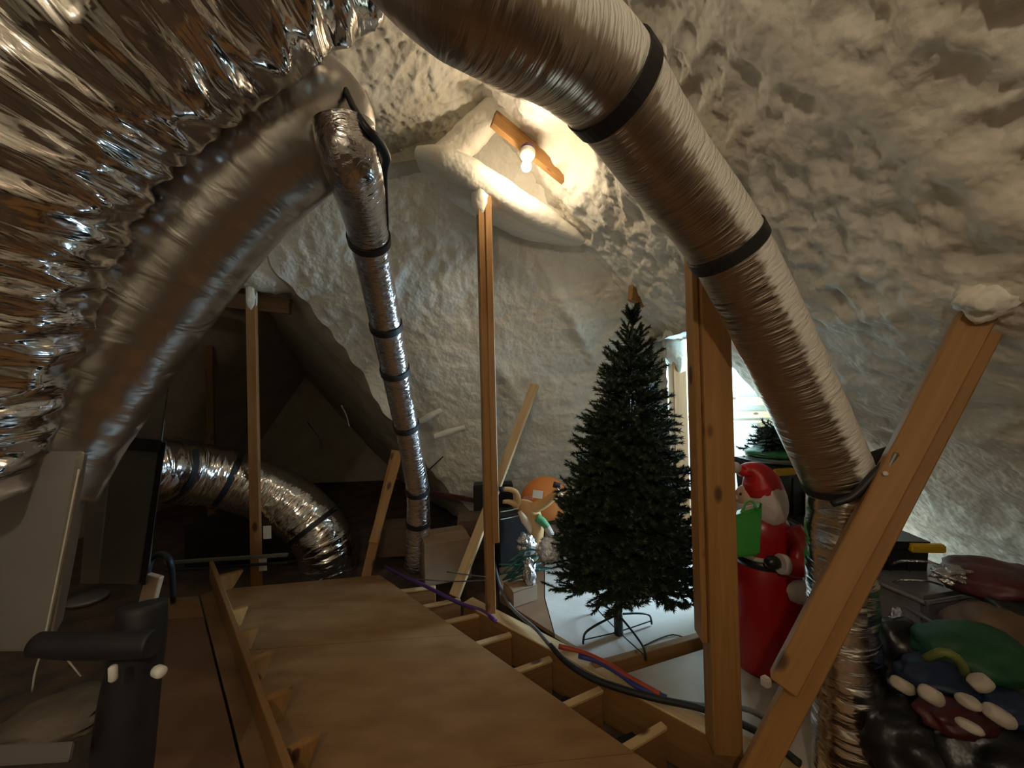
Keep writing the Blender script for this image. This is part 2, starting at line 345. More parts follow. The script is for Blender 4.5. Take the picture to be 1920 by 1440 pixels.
def blob(name, c, size, m, parent=None, sub=3, amp=0.12, freq=2.2, seed=0.0, yaw=0.0, tilt=0.0, fine=0.0, flat=0.0):
    bm = bmesh.new(); bmesh.ops.create_icosphere(bm, subdivisions=sub, radius=1.0)
    for v in bm.verts:
        k = 1 + amp*noise.noise(v.co*freq+V((seed, seed*1.3, 0))) + fine*noise.noise(v.co*freq*4+V((seed, 0, 5)))
        q = v.co*k
        if flat and q.z < -flat: q.z = -flat
        v.co = V((q.x*size[0], q.y*size[1], q.z*size[2]))
    me = bpy.data.meshes.new(name); bm.to_mesh(me); bm.free()
    o = link(name, me, m, None, True)
    return place(o, Matrix.Translation(V(c)) @ Matrix.Rotation(yaw, 4, 'Z') @ Matrix.Rotation(tilt, 4, 'Y'), parent)
def lathe(name, c, prof, m, parent=None, n=32, sx=1.0, sy=1.0, axis=None, yaw=0.0):
    """profile [(r,z)] about the vertical through c (or about axis)"""
    vs, fs = [], []
    for (r, z) in prof:
        for k in range(n):
            a = 2*math.pi*k/n; vs.append((r*math.cos(a)*sx, r*math.sin(a)*sy, z))
    for i in range(len(prof)-1):
        for k in range(n):
            k2 = (k+1) % n; fs.append((i*n+k, i*n+k2, (i+1)*n+k2, (i+1)*n+k))
    fs.append(tuple(range(n-1, -1, -1))); fs.append(tuple((len(prof)-1)*n+k for k in range(n)))
    me = bpy.data.meshes.new(name); me.from_pydata(vs, [], fs); me.update()
    o = link(name, me, m, None, True)
    Mw = Matrix.Translation(V(c)) @ Matrix.Rotation(yaw, 4, 'Z')
    if axis is not None:
        Mw = frame_mat(V((0, 0, 0)), V(axis)); Mw.translation = V(c)
    return place(o, Mw, parent)

# ------------------------------------------------------------------ roof geometry
PK = V((-0.12, 3.0, 3.80))
KA = (4.72-PK.y)/PK.z                      # far hip plane: Y = 4.72 - KA*z
def yA(z): return 4.72 - KA*z
def on_A(px, py):
    d = ray(px, py); t = (4.72 - KA*CAM.z)/(d.y + KA*d.z); return CAM + d*t
SB, SC = 0.27, 1.05
def zB(x): return PK.z - SB*abs(x-PK.x) if x < PK.x else PK.z
def zC(x): return PK.z - SC*(x-PK.x)
def on_C(px, py):
    d = ray(px, py); t = (PK.z + SC*PK.x - CAM.z)/(d.z + SC*d.x); return CAM + d*t
V0, V1 = on_A(455, 425), on_A(888, 985)
def in_dormer(p): return 1.45 < p.x < 3.7 and 3.10 < p.y < 5.6 and p.z < 2.02
def popcorn(p, a_big, a_mid, a_small):
    h = a_big*noise.noise(p*1.3) + a_mid*(0.45-abs(noise.noise(p*6.5+V((3, 1, 7))))*1.6)
    q = p*17
    h += a_small*(0.5-abs(noise.noise(q))*1.7) + a_small*0.5*noise.noise(q*2.1)
    return h
def grid_surface(name, nu, nv, pos, nrm, disp, keep, m, extra=None):
    vs = []; ok = []
    for j in range(nv+1):
        for i in range(nu+1):
            p = pos(i/nu, j/nv); ok.append(keep(p)); vs.append(p + nrm*disp(p) + (extra(p) if extra else V((0, 0, 0))) if ok[-1] else p)
    fs = []
    for j in range(nv):
        for i in range(nu):
            a = j*(nu+1)+i; q = (a, a+1, a+nu+2, a+nu+1)
            if all(ok[k] for k in q): fs.append(q)
    o = mesh(name, vs, fs, m, None, True)
    bm = bmesh.new(); bm.from_mesh(o.data); bmesh.ops.delete(bm, geom=[v for v in bm.verts if not v.link_faces], context='VERTS'); bm.to_mesh(o.data); bm.free()
    return tag(o, kind='structure')
def seg_dist(p, a, b):
    ab = b-a; t = max(0, min(1, (p-a).dot(ab)/ab.dot(ab))); return (p-a-ab*t).length, t
RIDGES = [(on_A(985, 440), on_A(1150, 740), 0.05, 0.06), (on_A(770, 470), on_A(700, 620), 0.05, 0.05), (on_A(900, 640), on_A(1010, 800), 0.03, 0.06)]
def disp_A(p):
    k = 1.0 if p.z > 2.2 else 0.85
    right = max(0, min(1, (p.x-0.1)/0.5))
    h = popcorn(p, 0.05, 0.024*k*(0.75+0.25*right), 0.015*k*(0.65+0.5*right))
    for a, b, amp, wd in RIDGES:
        d, t = seg_dist(p, a, b); h += amp*math.exp(-(d/wd)**2)*math.sin(math.pi*max(0.06, t))
    h += 0.012*noise.noise(V((p.x*1.5, p.y*3, p.z*7)))
    return h
NA = V((0, -1, -KA)).normalized()
def valley_x(z):
    t = (z-V1.z)/(V0.z-V1.z); return V1.x + (V0.x-V1.x)*t
DW = V((-0.62, 1.0, 0.0))
nD = (V0-V1).cross(DW).normalized()
if nD.dot(CAM-V1) < 0: nD = -nD
BIS = (NA+nD).normalized(); VL = (V0-V1).normalized()
def crease(p):
    q = V1 + VL*(p-V1).dot(VL); d = (p-q).length
    return BIS*((0.09*noise.noise(q*2.3) + 0.045*noise.noise(q*7+V((4, 0, 0))) - 0.02)*math.exp(-(d/0.28)**2))
def fadeV(p):
    q = V1 + VL*(p-V1).dot(VL); return min(1, (p-q).length/0.12)
def posA(u, v):
    z = -0.1+4.0*v; x0 = valley_x(z); p = V((x0+(3.9-x0)*u, yA(z), z)); return p
grid_surface('wall_far', 280, 250, posA, NA, lambda p: disp_A(p)*fadeV(p), lambda p: not in_dormer(p), M['foam'], crease)
NB = V((-SB, 0, -1)).normalized()
grid_surface('ceiling_left', 230, 420, lambda u, v: V((PK.x+0.05-3.6*u, -2.2+6.6*v, zB(PK.x-3.6*u))), NB,
             lambda p: popcorn(p, 0.07, 0.030, 0.026), lambda p: True, M['foam'])
B0, B1 = on_C(1400, 20), on_C(1940, 380)
DENT = on_C(1062, 285)
def disp_C(p):
    k = 0.35+0.65*max(0, min(1, (p.z-1.75)/0.5))
    d, t = seg_dist(p, B0, B1); band = math.exp(-(d/0.085)**2)
    h = popcorn(p, 0.07, 0.042*k*(1-band), 0.016*k*(1-0.9*band)) + 0.05*band
    h -= 0.26*math.exp(-((p-DENT).length/0.24)**2)
    h += 0.018*noise.noise(V((p.x*9, p.y*1.3, p.z*9)))
    return h
NC = V((-SC, 0, -1)).normalized()
grid_surface('wall_right', 320, 380, lambda u, v: V((PK.x-0.05+3.75*u, -2.2+6.6*v, zC(PK.x+3.75*u))), NC, disp_C,
             lambda p: not in_dormer(p), M['foam'])
# shadowed cross wing beyond the valley: its slope runs back and left from the valley line
E0 = V0 + (V0-V1)*0.12; E1 = V1 - (V0-V1)*0.04
grid_surface('wall_left', 90, 80, lambda u, v: (E1 + (E0-E1)*v) + DW*(4.2*u), nD, lambda p: popcorn(p, 0.05, 0.018, 0.007)*fadeV(p), lambda p: True, M['foam_shaded'], crease)
tag(mesh('wall_back_left', [(-6.5, 7.9, -0.4), (-1, 8.3, -0.4), (-1, 8.3, 4), (-6.5, 7.9, 4)], [(0, 1, 2, 3)], M['foam_shaded']), kind='structure')
tag(mesh('wall_side_left', [(-6.0, -2.3, -0.4), (-6.0, 8.3, -0.4), (-3.4, 8.3, 3.3), (-3.4, -2.3, 3.3)], [(0, 1, 2, 3)], M['foam_shaded']), kind='structure')
tag(mesh('ceiling_wing', [(-3.3, 3.0, 3.1), (-0.4, 3.0, 3.5), (-0.4, 8.4, 3.5), (-3.6, 8.4, 3.1)], [(0, 1, 2, 3)], M['foam_shaded']), kind='structure')
tag(mesh('wall_behind', [(-6.2, -2.25, -0.4), (4.2, -2.25, -0.4), (4.2, -2.25, 4.2), (-6.2, -2.25, 4.2)], [(0, 1, 2, 3)], M['foam_soft']), kind='structure')
# dormer alcove with its window out of sight round the corner
def plane(name, pts, n1, n2, m, nrm, amp):
    a, b, c, d = [V(p) for p in pts]
    grid_surface(name, n1, n2, lambda u, v: (a*(1-u)+b*u)*(1-v) + (d*(1-u)+c*u)*v, V(nrm), lambda p: popcorn(p, 0.03, amp, amp*0.5), lambda p: True, m)
plane('wall_alcove_back', [(1.3, 5.5, -.05), (3.7, 5.5, -.05), (3.7, 5.5, 2.1), (1.3, 5.5, 2.1)], 60, 50, M['foam_alcove_dimmed'], (0, -1, 0), 0.004)
plane('wall_alcove_left', [(1.42, 3.5, -.05), (1.42, 5.6, -.05), (1.42, 5.6, 2.1), (1.42, 3.5, 2.1)], 50, 50, M['foam_alcove_dimmed'], (1, 0, 0), 0.02)
plane('ceiling_alcove', [(1.35, 2.95, 2.05), (3.7, 2.95, 2.05), (3.7, 5.6, 2.05), (1.35, 5.6, 2.05)], 50, 50, M['foam_alcove_dimmed'], (0, 0, -1), 0.02)
tag(mesh('wall_alcove_near', [(1.45, 3.09, 2.1), (1.68, 3.09, 1.90), (3.5, 3.09, -.02), (3.55, 3.09, -.05), (3.7, 3.09, -.05), (3.7, 3.09, 2.1)], [(0, 1, 2, 3, 4, 5)], M['foam_soft']), kind='structure')
# right wall of the alcove, built round the window opening
def slab(y0, y1, z0, z1): return [(3.66, y0, z0), (3.66, y1, z0), (3.66, y1, z1), (3.66, y0, z1)]
vs, fs = [], []
for r_ in ((2.9, 3.25, 0, 2.1), (4.65, 5.6, 0, 2.1), (3.25, 4.65, 0, 0.57), (3.25, 4.65, 1.67, 2.1)):
    i = len(vs); vs += slab(*r_); fs.append((i, i+1, i+2, i+3))
tag(mesh('wall_alcove_right', vs, fs, M['foam_soft']), kind='structure')
wn = tag(bpy.data.objects.new('window_1', None), kind='structure'); COL.objects.link(wn); wn.matrix_basis = Matrix.Translation((3.62, 3.95, 0.57))
for a, b in (((3.62, 3.2, .57), (3.62, 4.7, .57)), ((3.62, 3.2, 1.67), (3.62, 4.7, 1.67)), ((3.62, 3.22, .57), (3.62, 3.22, 1.67)), ((3.62, 4.68, .57), (3.62, 4.68, 1.67)), ((3.62, 3.95, .57), (3.62, 3.95, 1.67))):
    board('window_frame', a, b, 0.05, 0.05, M['white'], V((1, 0, 0)), wn)
mesh('window_pane', slab(3.22, 4.68, .57, 1.67), [(0, 1, 2, 3)], M['glass'], wn)
# studs and plates of the alcove gable wall, foam between
fr_ = thing('wall_framing', (2.4, 5.42, 0.0), 'pale pine plates and studs framing the bright foam wall beyond the post', 'framing')
for (x0, y0), (x1, y1), a in (((1250, 752), (1470, 752), 0.11), ((1250, 777), (1470, 777), 0.09), ((1250, 790), (1470, 790), 0.035)):
    board('plate', at(x0, y0, 5.36), at(x1, y1, 5.36), a, 0.09, M['pine_pale'], V((0, 0, 1)), fr_)
for x in (1432, 1296-60):
    p = at(x, 795, 5.38); board('stud', (p.x, 5.38, 0.0), (p.x, 5.38, p.z), 0.05, 0.09, M['pine_pale'], V((1, 0, 0)), fr_)

# ------------------------------------------------------------------ floor
tag(mesh('floor', [(-6.5, -2.3, -0.26), (4.2, -2.3, -0.26), (4.2, 8.4, -0.26), (-6.5, 8.4, -0.26)], [(0, 1, 2, 3)], M['dark_floor']), kind='structure')
def prism(name, poly, z0, z1, m, parent=None):
    n = len(poly); vs = [(p[0], p[1], z0) for p in poly] + [(p[0], p[1], z1) for p in poly]
    fs = [tuple(range(n-1, -1, -1)), tuple(range(n, 2*n))] + [(i, (i+1) % n, n+(i+1) % n, n+i) for i in range(n)]
    o = mesh(name, vs, fs, m, parent); return o
def X(px, py, z=0.0): p = onz(px, py, z); return (p.x, p.y)
# plywood walkway: three sheets with open seams
eR0, eR1 = V((*X(712, 1078), 0)), V((*X(1232, 1440), 0)); dE = (eR1-eR0).normalized()
L0, L1 = V((*X(398, 1108), 0)), V((*X(505, 1440), 0)); dL = (L1-L0).normalized()
def onE(t): return eR0 + dE*t
def onL(t): return L0 + dL*t
def lerp2(a, b, t): return a*(1-t)+b*t
cuts = [0.0, 1.22, 2.44, 3.9]; labs = ['far sheet of the brown plywood walkway, its end in front of the tan duct elbow', 'middle sheet of the brown plywood walkway beside the open joist bays', 'near sheet of the brown plywood walkway at the viewer\'s feet']
for i, lb in enumerate(labs):
    a, b = cuts[i]+(0.004 if i else 0), cuts[i+1]
    la, lb_ = (a-0.0)*0.98-0.15, b*0.98-0.15
    q = [onL(max(la, -0.02)), onE(a), onE(b), onL(lb_)]
    s = prism('plywood_sheet', q, -0.018, 0.0, M['ply']); tag(s, lb, 'plywood', 'walkway plywood')
# strip of boards left of the upright rail
q = [onz(375, 1118), onz(398, 1110), onz(507, 1440), onz(455, 1440)]
q = [V((*X(376, 1117), 0)), V((*X(398, 1109), 0)), L0+dL*3.4, V((*X(376, 1117), 0))+dL*3.4]
tag(prism('plywood_strip', q, -0.018, 0.002, M['ply']), 'narrow plywood strip along the foot of the upright rail board', 'plywood')
a0 = V((*X(372, 1117), 0)); b0 = V((*X(296, 1122), 0)); dB = (V((*X(245, 1440), 0))-b0).normalized()
q = [b0, a0, a0+dL*0.42, b0+dB*0.38]; tag(prism('plywood_sheet', q, -0.018, -0.002, M['ply']), 'small far plywood piece left of the upright rail, by the white block', 'plywood')
q = [b0+dB*0.385, a0+dL*0.425, a0+dL*3.6, b0+dB*3.0]; tag(prism('plywood_sheet', q, -0.018, -0.003, M['ply_red']), 'reddish plywood sheet between the black pipe and the upright rail', 'plywood')
# upright rail board with wooden blocks along its right foot
rb = thing('rail_board', L0, 'upright board standing on edge along the walkway, blocks along its foot', 'board')
bL = [L0 - dL*0.25, L0 + dL*3.2]
nL = V((-dL.y, dL.x, 0));  nL = nL if nL.x > 0 else -nL
h = 0.165
board('rail', bL[0]+V((0, 0, h/2))+nL*0.02, bL[1]+V((0, 0, h/2))+nL*0.02, h, 0.032, M['joist'], V((0, 0, 1)), rb)
for (x, y, wd, ht) in ((470, 1098, .17, .13), (480, 1168, .10, .12), (497, 1213, .10, .12), (520, 1268, .11, .13), (553, 1345, .12, .13), (608, 1440, .13, .13)):
    p = V((*X(x-16, y), 0)); t = (p-L0).dot(dL); base = L0 + dL*t + nL*0.038
    e = base + nL*wd; zz = V((0, 0, ht)); th = dL*0.045
    o = hexa('block', [base, e*0.55+base*0.45, e+zz*0.96, base+zz, base-th, e*0.55+base*0.45-th, e+zz*0.96-th, base+zz-th], M['pine'], rb, 0.003)
# beam (double plate) carrying the posts, right of the joist bays
bf, bn = V((*X(868, 1132), 0)), V((*X(1425, 1432), 0)); dbm = (bn-bf).normalized(); nbm = V((-dbm.y, dbm.x, 0)); nbm = nbm if nbm.x > 0 else -nbm
bs = thing('floor_beam', bf, 'long pine floor beam along the open joist bays carrying the bare posts', 'beam')
board('beam_plank', bf+nbm*0.045+V((0, 0, -0.12)), bn+dbm*.6+nbm*0.045+V((0, 0, -0.12)), 0.24, 0.09, M['joist'], V((0, 0, 1)), bs)
board('top_plate', bf+nbm*0.047+V((0, 0, 0.006)), bn+dbm*.6+nbm*0.047+V((0, 0, 0.006)), 0.012, 0.105, M['pine_pale'], V((0, 0, 1)), bs)
# joists between the walkway and the beam
JL = ['first', 'second', 'third', 'fourth', 'fifth', 'sixth', 'seventh']
joists = [((893, 1200), (953, 1183)), ((967, 1250), (1028, 1228)), ((1055, 1315), (1122, 1285)), ((1170, 1393), (1240, 1352)), ((842, 1158), (912, 1142)), ((800, 1130), (858, 1118)), ((754, 1102), (812, 1095)), ((1300, 1490), (1390, 1440))]
order = [6, 5, 4, 0, 1, 2, 3, 7]
for k, j in enumerate(order):
    (ax, ay), (bx, by) = joists[j]; a, b = V((*X(ax, ay), 0)), V((*X(bx, by), 0)); d = (b-a).normalized()
    w_ = ['farthest', 'second farthest', 'third farthest', 'fourth farthest', 'fourth nearest', 'third nearest', 'second nearest', 'nearest'][k]
    jt = thing('floor_joist', a, w_ + ' floor joist crossing the open bays beside the walkway', 'joist', 'joists of the open bays')
    end = b + d*0.02
    board('web', a-d*0.5+V((0, 0, -0.14)), end+V((0, 0, -0.14)), 0.232, 0.022, M['joist'], V((0, 0, 1)), jt)
    board('flange', a-d*0.5+V((0, 0, -0.030)), end+V((0, 0, -0.030)), 0.02, 0.042, M['pine_pale'], V((0, 0, 1)), jt)
    if k in (4, 5, 6):
        c_ = (a+b)/2 - nbm*0.0 + dbm*0.22; blob('duct_scrap', c_+V((0.05, 0, -0.2)), (0.13, 0.10, 0.06), M['rubber'], jt, 2, .4, 2.5, k)
# floor decks beyond the beam
q = [V((*X(1040, 1187), 0)), V((*X(1122, 1236), 0)), V((*X(1330, 1184), 0)), V((1.75, 2.66, 0)), V((1.75, 4.6, 0)), V((0.35, 4.6, 0)), V((*X(1022, 1120), 0))]
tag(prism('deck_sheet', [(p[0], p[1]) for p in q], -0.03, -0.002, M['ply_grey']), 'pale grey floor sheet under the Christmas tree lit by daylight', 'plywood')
q = [V((*X(937, 1122), 0)), V((*X(1038, 1186), 0)), V((*X(1020, 1120), 0)), V((0.34, 4.6, 0)), V((-0.2, 4.6, 0))]  # shadows of the clutter are painted as a brown sheet
tag(prism('deck_sheet', [(p[0], p[1]) for p in q], -0.03, -0.003, M['ply_red']), 'floor sheet browned for clutter shadows between the tall post and the tree', 'plywood')
q = [(1.755, 2.68), (2.1, 2.62), (2.6, 3.2), (3.66, 3.4), (3.66, 5.5), (1.755, 5.5)]  # dark sheet added to cut daylight bouncing onto the right wall
tag(prism('deck_sheet', q, -0.03, -0.003, M['ply_red']), 'brown floor sheet added to cut bounce in the daylit alcove behind the stacked totes', 'plywood')
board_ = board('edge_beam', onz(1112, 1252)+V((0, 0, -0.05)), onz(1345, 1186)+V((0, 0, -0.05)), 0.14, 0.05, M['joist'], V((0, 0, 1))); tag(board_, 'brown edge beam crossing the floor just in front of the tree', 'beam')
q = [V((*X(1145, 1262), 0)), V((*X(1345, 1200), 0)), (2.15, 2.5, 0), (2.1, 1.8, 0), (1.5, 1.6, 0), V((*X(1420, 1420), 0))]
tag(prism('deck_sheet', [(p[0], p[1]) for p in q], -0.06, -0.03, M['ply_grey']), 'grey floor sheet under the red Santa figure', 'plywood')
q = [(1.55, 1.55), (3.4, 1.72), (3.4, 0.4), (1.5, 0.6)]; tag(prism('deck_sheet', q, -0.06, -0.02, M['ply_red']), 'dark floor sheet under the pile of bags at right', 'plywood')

# ------------------------------------------------------------------ posts and braces
def foam_cap(c, r, hh, parent, seed=0.0, name='foam_collar'):
    return blob(name, c, (r, r, hh), M['foam_soft'], parent, 3, 0.25, 1.8, seed, fine=0.08)
def post(px, py, z0, z1, a, b, yaw, label, z2=None, off=None, cap=0.0, m='pine', Y=None, foamr=0.09):
    p = V((*X(px, py), 0)) if Y is None else at(px, py, Y); p.z = 0
    t = thing('post', (p.x, p.y, z0), label, 'post')
    ref = V((math.cos(yaw), math.sin(yaw), 0))
    board('stud', (p.x, p.y, z0), (p.x, p.y, z1), a, b, M[m], ref, t)
    if z2 is not None:
        q = V((p.x, p.y, 0)) + ref*off[0] + V((-ref.y, ref.x, 0))*off[1]
        board('side_stud', (q.x, q.y, z2), (q.x, q.y, z1-0.02), off[2], off[3], M[m], ref, t)
    if cap: foam_cap((p.x, p.y, z1-cap*0.5), foamr, cap, t, px)
    return t, p
post(920, 1148, 0.0, 3.16, .064, .089, math.radians(14), 'tall bare post below the light bulb with a sistered shorter stud', .52, (0.042, -0.025, .05, .06), 0.16, foamr=.075)
mt, mp_ = post(1357, 1398, 0.0, 3.30, .122, .105, math.radians(-6), 'thick knotty post in front of the Christmas tree\'s right edge', .47, (-0.075, 0.03, .026, .10), 0.12, foamr=.15)
post(481, 1085, -0.25, 2.63, .085, .05, math.radians(10), 'slim bare post standing beyond the far end of the walkway', cap=0.14, Y=3.62, foamr=.048)
lp = [o for o in COL.objects if o.get('label', '').startswith('slim bare post')][0]
for (x, y) in ((501, 998), (493, 1058)):
    p = at(x, y, 3.58); o = box('paper_tag', p, (.07, .004, .12), M['paper'], 0.1, lp, 0.001, 1)
t = thing('header_beam', at(395, 560, 3.75), 'dark header beam at the top of the slim left post, foam packed above it', 'beam')
board('timber', at(350, 555, 3.75), at(545, 575, 3.75), .15, .06, M['pine_shaded'], V((0, 0, 1)), t)
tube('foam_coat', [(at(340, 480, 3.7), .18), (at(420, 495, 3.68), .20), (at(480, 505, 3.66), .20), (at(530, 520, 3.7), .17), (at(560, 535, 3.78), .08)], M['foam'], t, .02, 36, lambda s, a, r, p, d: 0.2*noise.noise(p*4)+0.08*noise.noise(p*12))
post(395, 800, -0.25, 2.3, .09, .04, 0.2, 'dim post deep in the shadowed wing above the trunk duct', m='pine_shaded', Y=5.2)
post(1278, 1000, 0.0, 2.17, .13, .09, math.radians(8), 'foam-topped post standing behind the right side of the tree', cap=0.28, Y=3.55, foamr=.12)
def brace(pA, pB, a, b, label, ref, m='pine', extra=None, capA=None):
    t = thing('brace', pB, label, 'brace'); board('stud', pA, pB, a, b, M[m], ref, t)
    if extra: board('side_stud', extra[0], extra[1], a*0.98, b, M[m], ref, t)
    if capA: foam_cap(pA, capA, capA*1.1, t, pA.x*3)
    return t
bA, bB = at(1930, 445, 1.345), at(1405, 1470, 1.50)
brace(bA, bB, .088, .075, 'thick diagonal brace rising to the foam at right, in front of the foil riser', V((1, -0.55, 0.3)), extra=(at(1902, 455, 1.315), at(1468, 1282, 1.43)), capA=.10)
blob('foam_clump', at(1858, 558, 1.27), (.10, .07, .07), M['foam'], COL.objects['brace'], 4, .35, 2.2, 4, fine=.12)
o = box('plaster_chip', at(1436, 1278, 1.42), (.03, .03, .035), M['plush'], 0.4, None, 0.006); tag(o, 'small white foam chip stuck on the end of the right brace\'s upper stud', 'foam')
brace(on_A(1003, 722)+V((0, -0.02, 0)), at(852, 1118, 3.05), .085, .045, 'slim diagonal brace crossing behind the tall post below the bulb', V((1, 0, 0.3)), 'pine_pale')
brace(at(742, 845, 4.05), at(686, 1085, 3.55), .085, .05, 'short diagonal brace left of the hanging duct\'s foot', V((1, 0.2, 0)), extra=(at(748, 848, 4.0), at(700, 1018, 3.66)))
# stub ends and foam-coated members
t = thing('rafter_stub', at(1185, 545, 3.45), 'sawn rafter stub poking out of the foam above the tree top', 'rafter')
board('stub', at(1182, 545, 3.30), at(1270, 590, 3.75), .17, .05, M['pine'], V((0, 0, 1)), t)
blob('foam_collar', at(1232, 572, 3.45), (.16, .16, .10), M['foam_soft'], t, 3, .3, 2, 5, tilt=0.5)
pa, pb = at(830, 300, 2.72), at(1065, 435, 3.12)
t = thing('purlin', pa, 'foam-coated purlin bridging the ridge just below the bulb, over the tall post', 'rafter')
def pur(s, a, r, p, d): return 0.16*noise.noise(p*5) + 0.06*noise.noise(p*14)
def purl(s, a, r, p, d): return pur(s, a, r, p, d) + 2.6*max(0, d.y)**2
tube('foam_coat', [(pa+V((-.18, .05, .08)), .05), (pa, .10), ((pa*2+pb)/3, .115), ((pa+pb*2)/3+V((0, 0, -.01)), .105), (pb, .06), (pb+(pb-pa)*0.15, .02)], M['foam_soft'], t, .02, 40, purl)
ra, rb2 = at(925, 222, 2.62), at(1108, 372, 3.05)
t = thing('rafter', ra, 'hip rafter with bare wood edge that carries the bulb holder', 'rafter')
board('timber', ra, rb2, .14, .04, M['pine'], V((0, 0.2, 1)), t)
tube('foam_lip', [(at(822, 322, 2.85), .085), (at(880, 268, 2.84), .075), (at(928, 226, 2.78), .075), (at(985, 203, 2.72), .075), (at(1042, 212, 2.70), .07), (at(1085, 258, 2.76), .06), (at(1108, 330, 2.9), .045)], M['foam'], t, .012, 36, lambda s_, a_, r_, p_, d_: 0.22*noise.noise(p_*6)+0.14*noise.noise(p_*17)+1.6*max(0, d_.z)**2)
blob('foam_collar', rb2+V((0.03, .03, 0.03)), (.12, .12, .10), M['foam'], t, 4, .3, 2, 8, fine=.1)
for (x0, y0, x1, y1, dy, lb) in ((790, 790, 828, 768, .10, 'foam-covered nub of wood jutting from the far slope right of the hanging duct'), (815, 818, 872, 800, .06, 'thin foam-covered ridge of wood low on the far slope left of the tall post')):
    a, b = on_A(x0, y0)-V((0, dy, 0)), on_A(x1, y1)-V((0, dy*0.4, 0)); o = tube('foam_nub', [(a, .028), ((a+b)/2, .036), (b, .025)], M['foam_soft'], None, .02, 12, pur); tag(o, lb, 'foam')
# flapping scraps under the wing slope
for i, (x, y, x1, y1, lb) in enumerate(((575, 790, 605, 835, 'thin dark wire hanging from the shadowed slope'), (640, 760, 655, 800, 'pale twig of wood hanging from the shadowed slope'), (800, 885, 832, 855, 'dark hanger wire poking out of the far slope by the hanging duct'))):
    a = at(x, y, 4.3); b = at(x1, y1, 4.35); o = tube('hanger_wire', [(a, .007), ((a+b)/2+V((.01, 0, .01)), .007), (b, .006)], [M['rubber'], M['string'], M['rubber']][i], None, .02, 6); tag(o, lb, 'wire')

# ------------------------------------------------------------------ bulb fixtures
lb = at(987, 311, 2.60); hb = lb + V((0.012, 0.05, 0.11))
def lampholder(hb, lb, bm_, label):
    t = thing('light_fixture', hb, label, 'lamp'); d = (lb-hb).normalized()
    lathe('holder', hb, [(.055, -.015), (.055, 0), (.05, .02), (.035, .04), (.024, .06), (.022, .075)], M['porcelain'], t, 28, axis=d)
    lathe('bulb', lb, [(.006, -.066), (.016, -.062), (.018, -.04), (.022, -.03), (.031, -.012), (.034, .006), (.03, .022), (.019, .034), (.005, .039)], bm_, t, 24, axis=d)
    lathe('junction_box', hb-d*0.03, [(.05, -.025), (.054, -.02), (.054, .012), (.05, .016)], M['c_purple'], t, 8, axis=d)
    return t
lampholder(hb, lb, M['bulb'], 'lit bulb in a white porcelain holder hung from the hip rafter')
hb2 = V((-0.30, -1.1, 2.75)); lampholder(hb2, hb2+V((0, 0, -.13)), M['bulb2'], 'lit bulb in a porcelain holder under the ridge behind the viewer')

# ------------------------------------------------------------------ ducts
def duct(name, pts, m, label, amp, fs_, ft, big=0.02, ds=.012, nseg=96, straps=(), seed=0.0, spray=None, sw=.035, gap=.006, extra=None, part='foil_sleeve', rmul=1.0, inner=None):
    fr = frames(spline(pts, ds)); t = thing(name, pts[-1][0], label, 'duct')
    rf = wrinkle(amp, fs_, ft, big, seed, 0.4, inner)
    me = tube_mesh(part, fr, nseg, (lambda s, a, r, p, d: rf(s, a, r, p, d) + (extra(s, a, p) if extra else 0)), True, spray)
    link(part, me, M[m], t)
    for u in straps: strap(fr, u, M['strap'], t, sw, gap, rmul=rmul)
    return t, fr
def PT(*a): return [(at(x, y, Y), r) for (x, y, Y, r) in a]
d1, f1 = duct('flex_duct', PT((-200, 900, 1.0, .24), (-150, 720, 1.0, .255), (-95, 520, .99, .262), (-30, 340, .97, .268), (95, 150, .97, .27), (255, 20, .97, .265), (385, -55, .98, .255), (560, -150, 1.0, .245), (740, -250, 1.0, .24)), 'foil',
     'huge crumpled silver flex duct arching over the top left corner', .11, 12, 1.1, .05, .010, 150, (), 1.0,
     inner=V((.75, -.2, -.62)).normalized(), extra=lambda s, a, p: -0.07*math.exp(-((s-1.02)/.025)**2))
d3, f3 = duct('foil_duct', PT((622, 182, 1.46, .17), (604, 205, 1.44, .20), (550, 256, 1.42, .212), (450, 345, 1.42, .212), (340, 470, 1.42, .212), (240, 605, 1.40, .212), (150, 730, 1.36, .21), (70, 840, 1.3, .21), (20, 920, 1.25, .21)), 'foil_smooth',
     'smooth grey foil duct slanting down left under the crumpled one', .010, 9, 1.2, .025, .014, 96, (), 4.0, extra=lambda s, a, p: 0.02*noise.noise(V((s*14, math.cos(a)*3, math.sin(a)*3)))*max(0, min(1, (s-0.9)/.4)))
d4, f4 = duct('foil_duct', PT((645, 235, 1.30, .10), (655, 290, 1.32, .10), (668, 335, 1.42, .098), (686, 415, 1.75, .095), (702, 500, 2.02, .09), (720, 590, 2.28, .09), (738, 680, 2.55, .09), (756, 770, 2.85, .09), (771, 845, 3.10, .09), (783, 920, 3.33, .095), (784, 990, 3.48, .105), (781, 1062, 3.55, .11)), 'foil_fine',
     'slender strapped silver duct hanging from the big duct\'s end down to the far floor', .022, 16, 1.0, .01, .010, 48, (.165, .30, .39, .565, .80, .915), 7.0, sw=.042, gap=.009)
d5, f5 = duct('trunk_duct', PT((190, 880, 2.95, .27), (290, 880, 3.25, .27), (350, 885, 3.5, .28), (420, 897, 3.72, .28), (490, 920, 3.88, .28), (555, 955, 3.98, .28), (600, 1005, 4.0, .275), (615, 1060, 4.0, .27), (617, 1145, 4.0, .27)), 'foil',
     'wide silver duct bending down to the floor behind the slim left post', .035, 14, 1.3, .03, .014, 90, (.17, .36, .70), 9.0, sw=.05)
spray_dir = V((0.57, -0.80, 0.33)).normalized()
def spr(q, d, s): return max(-1, min(1, d.dot(spray_dir)*1.4 - 0.50))
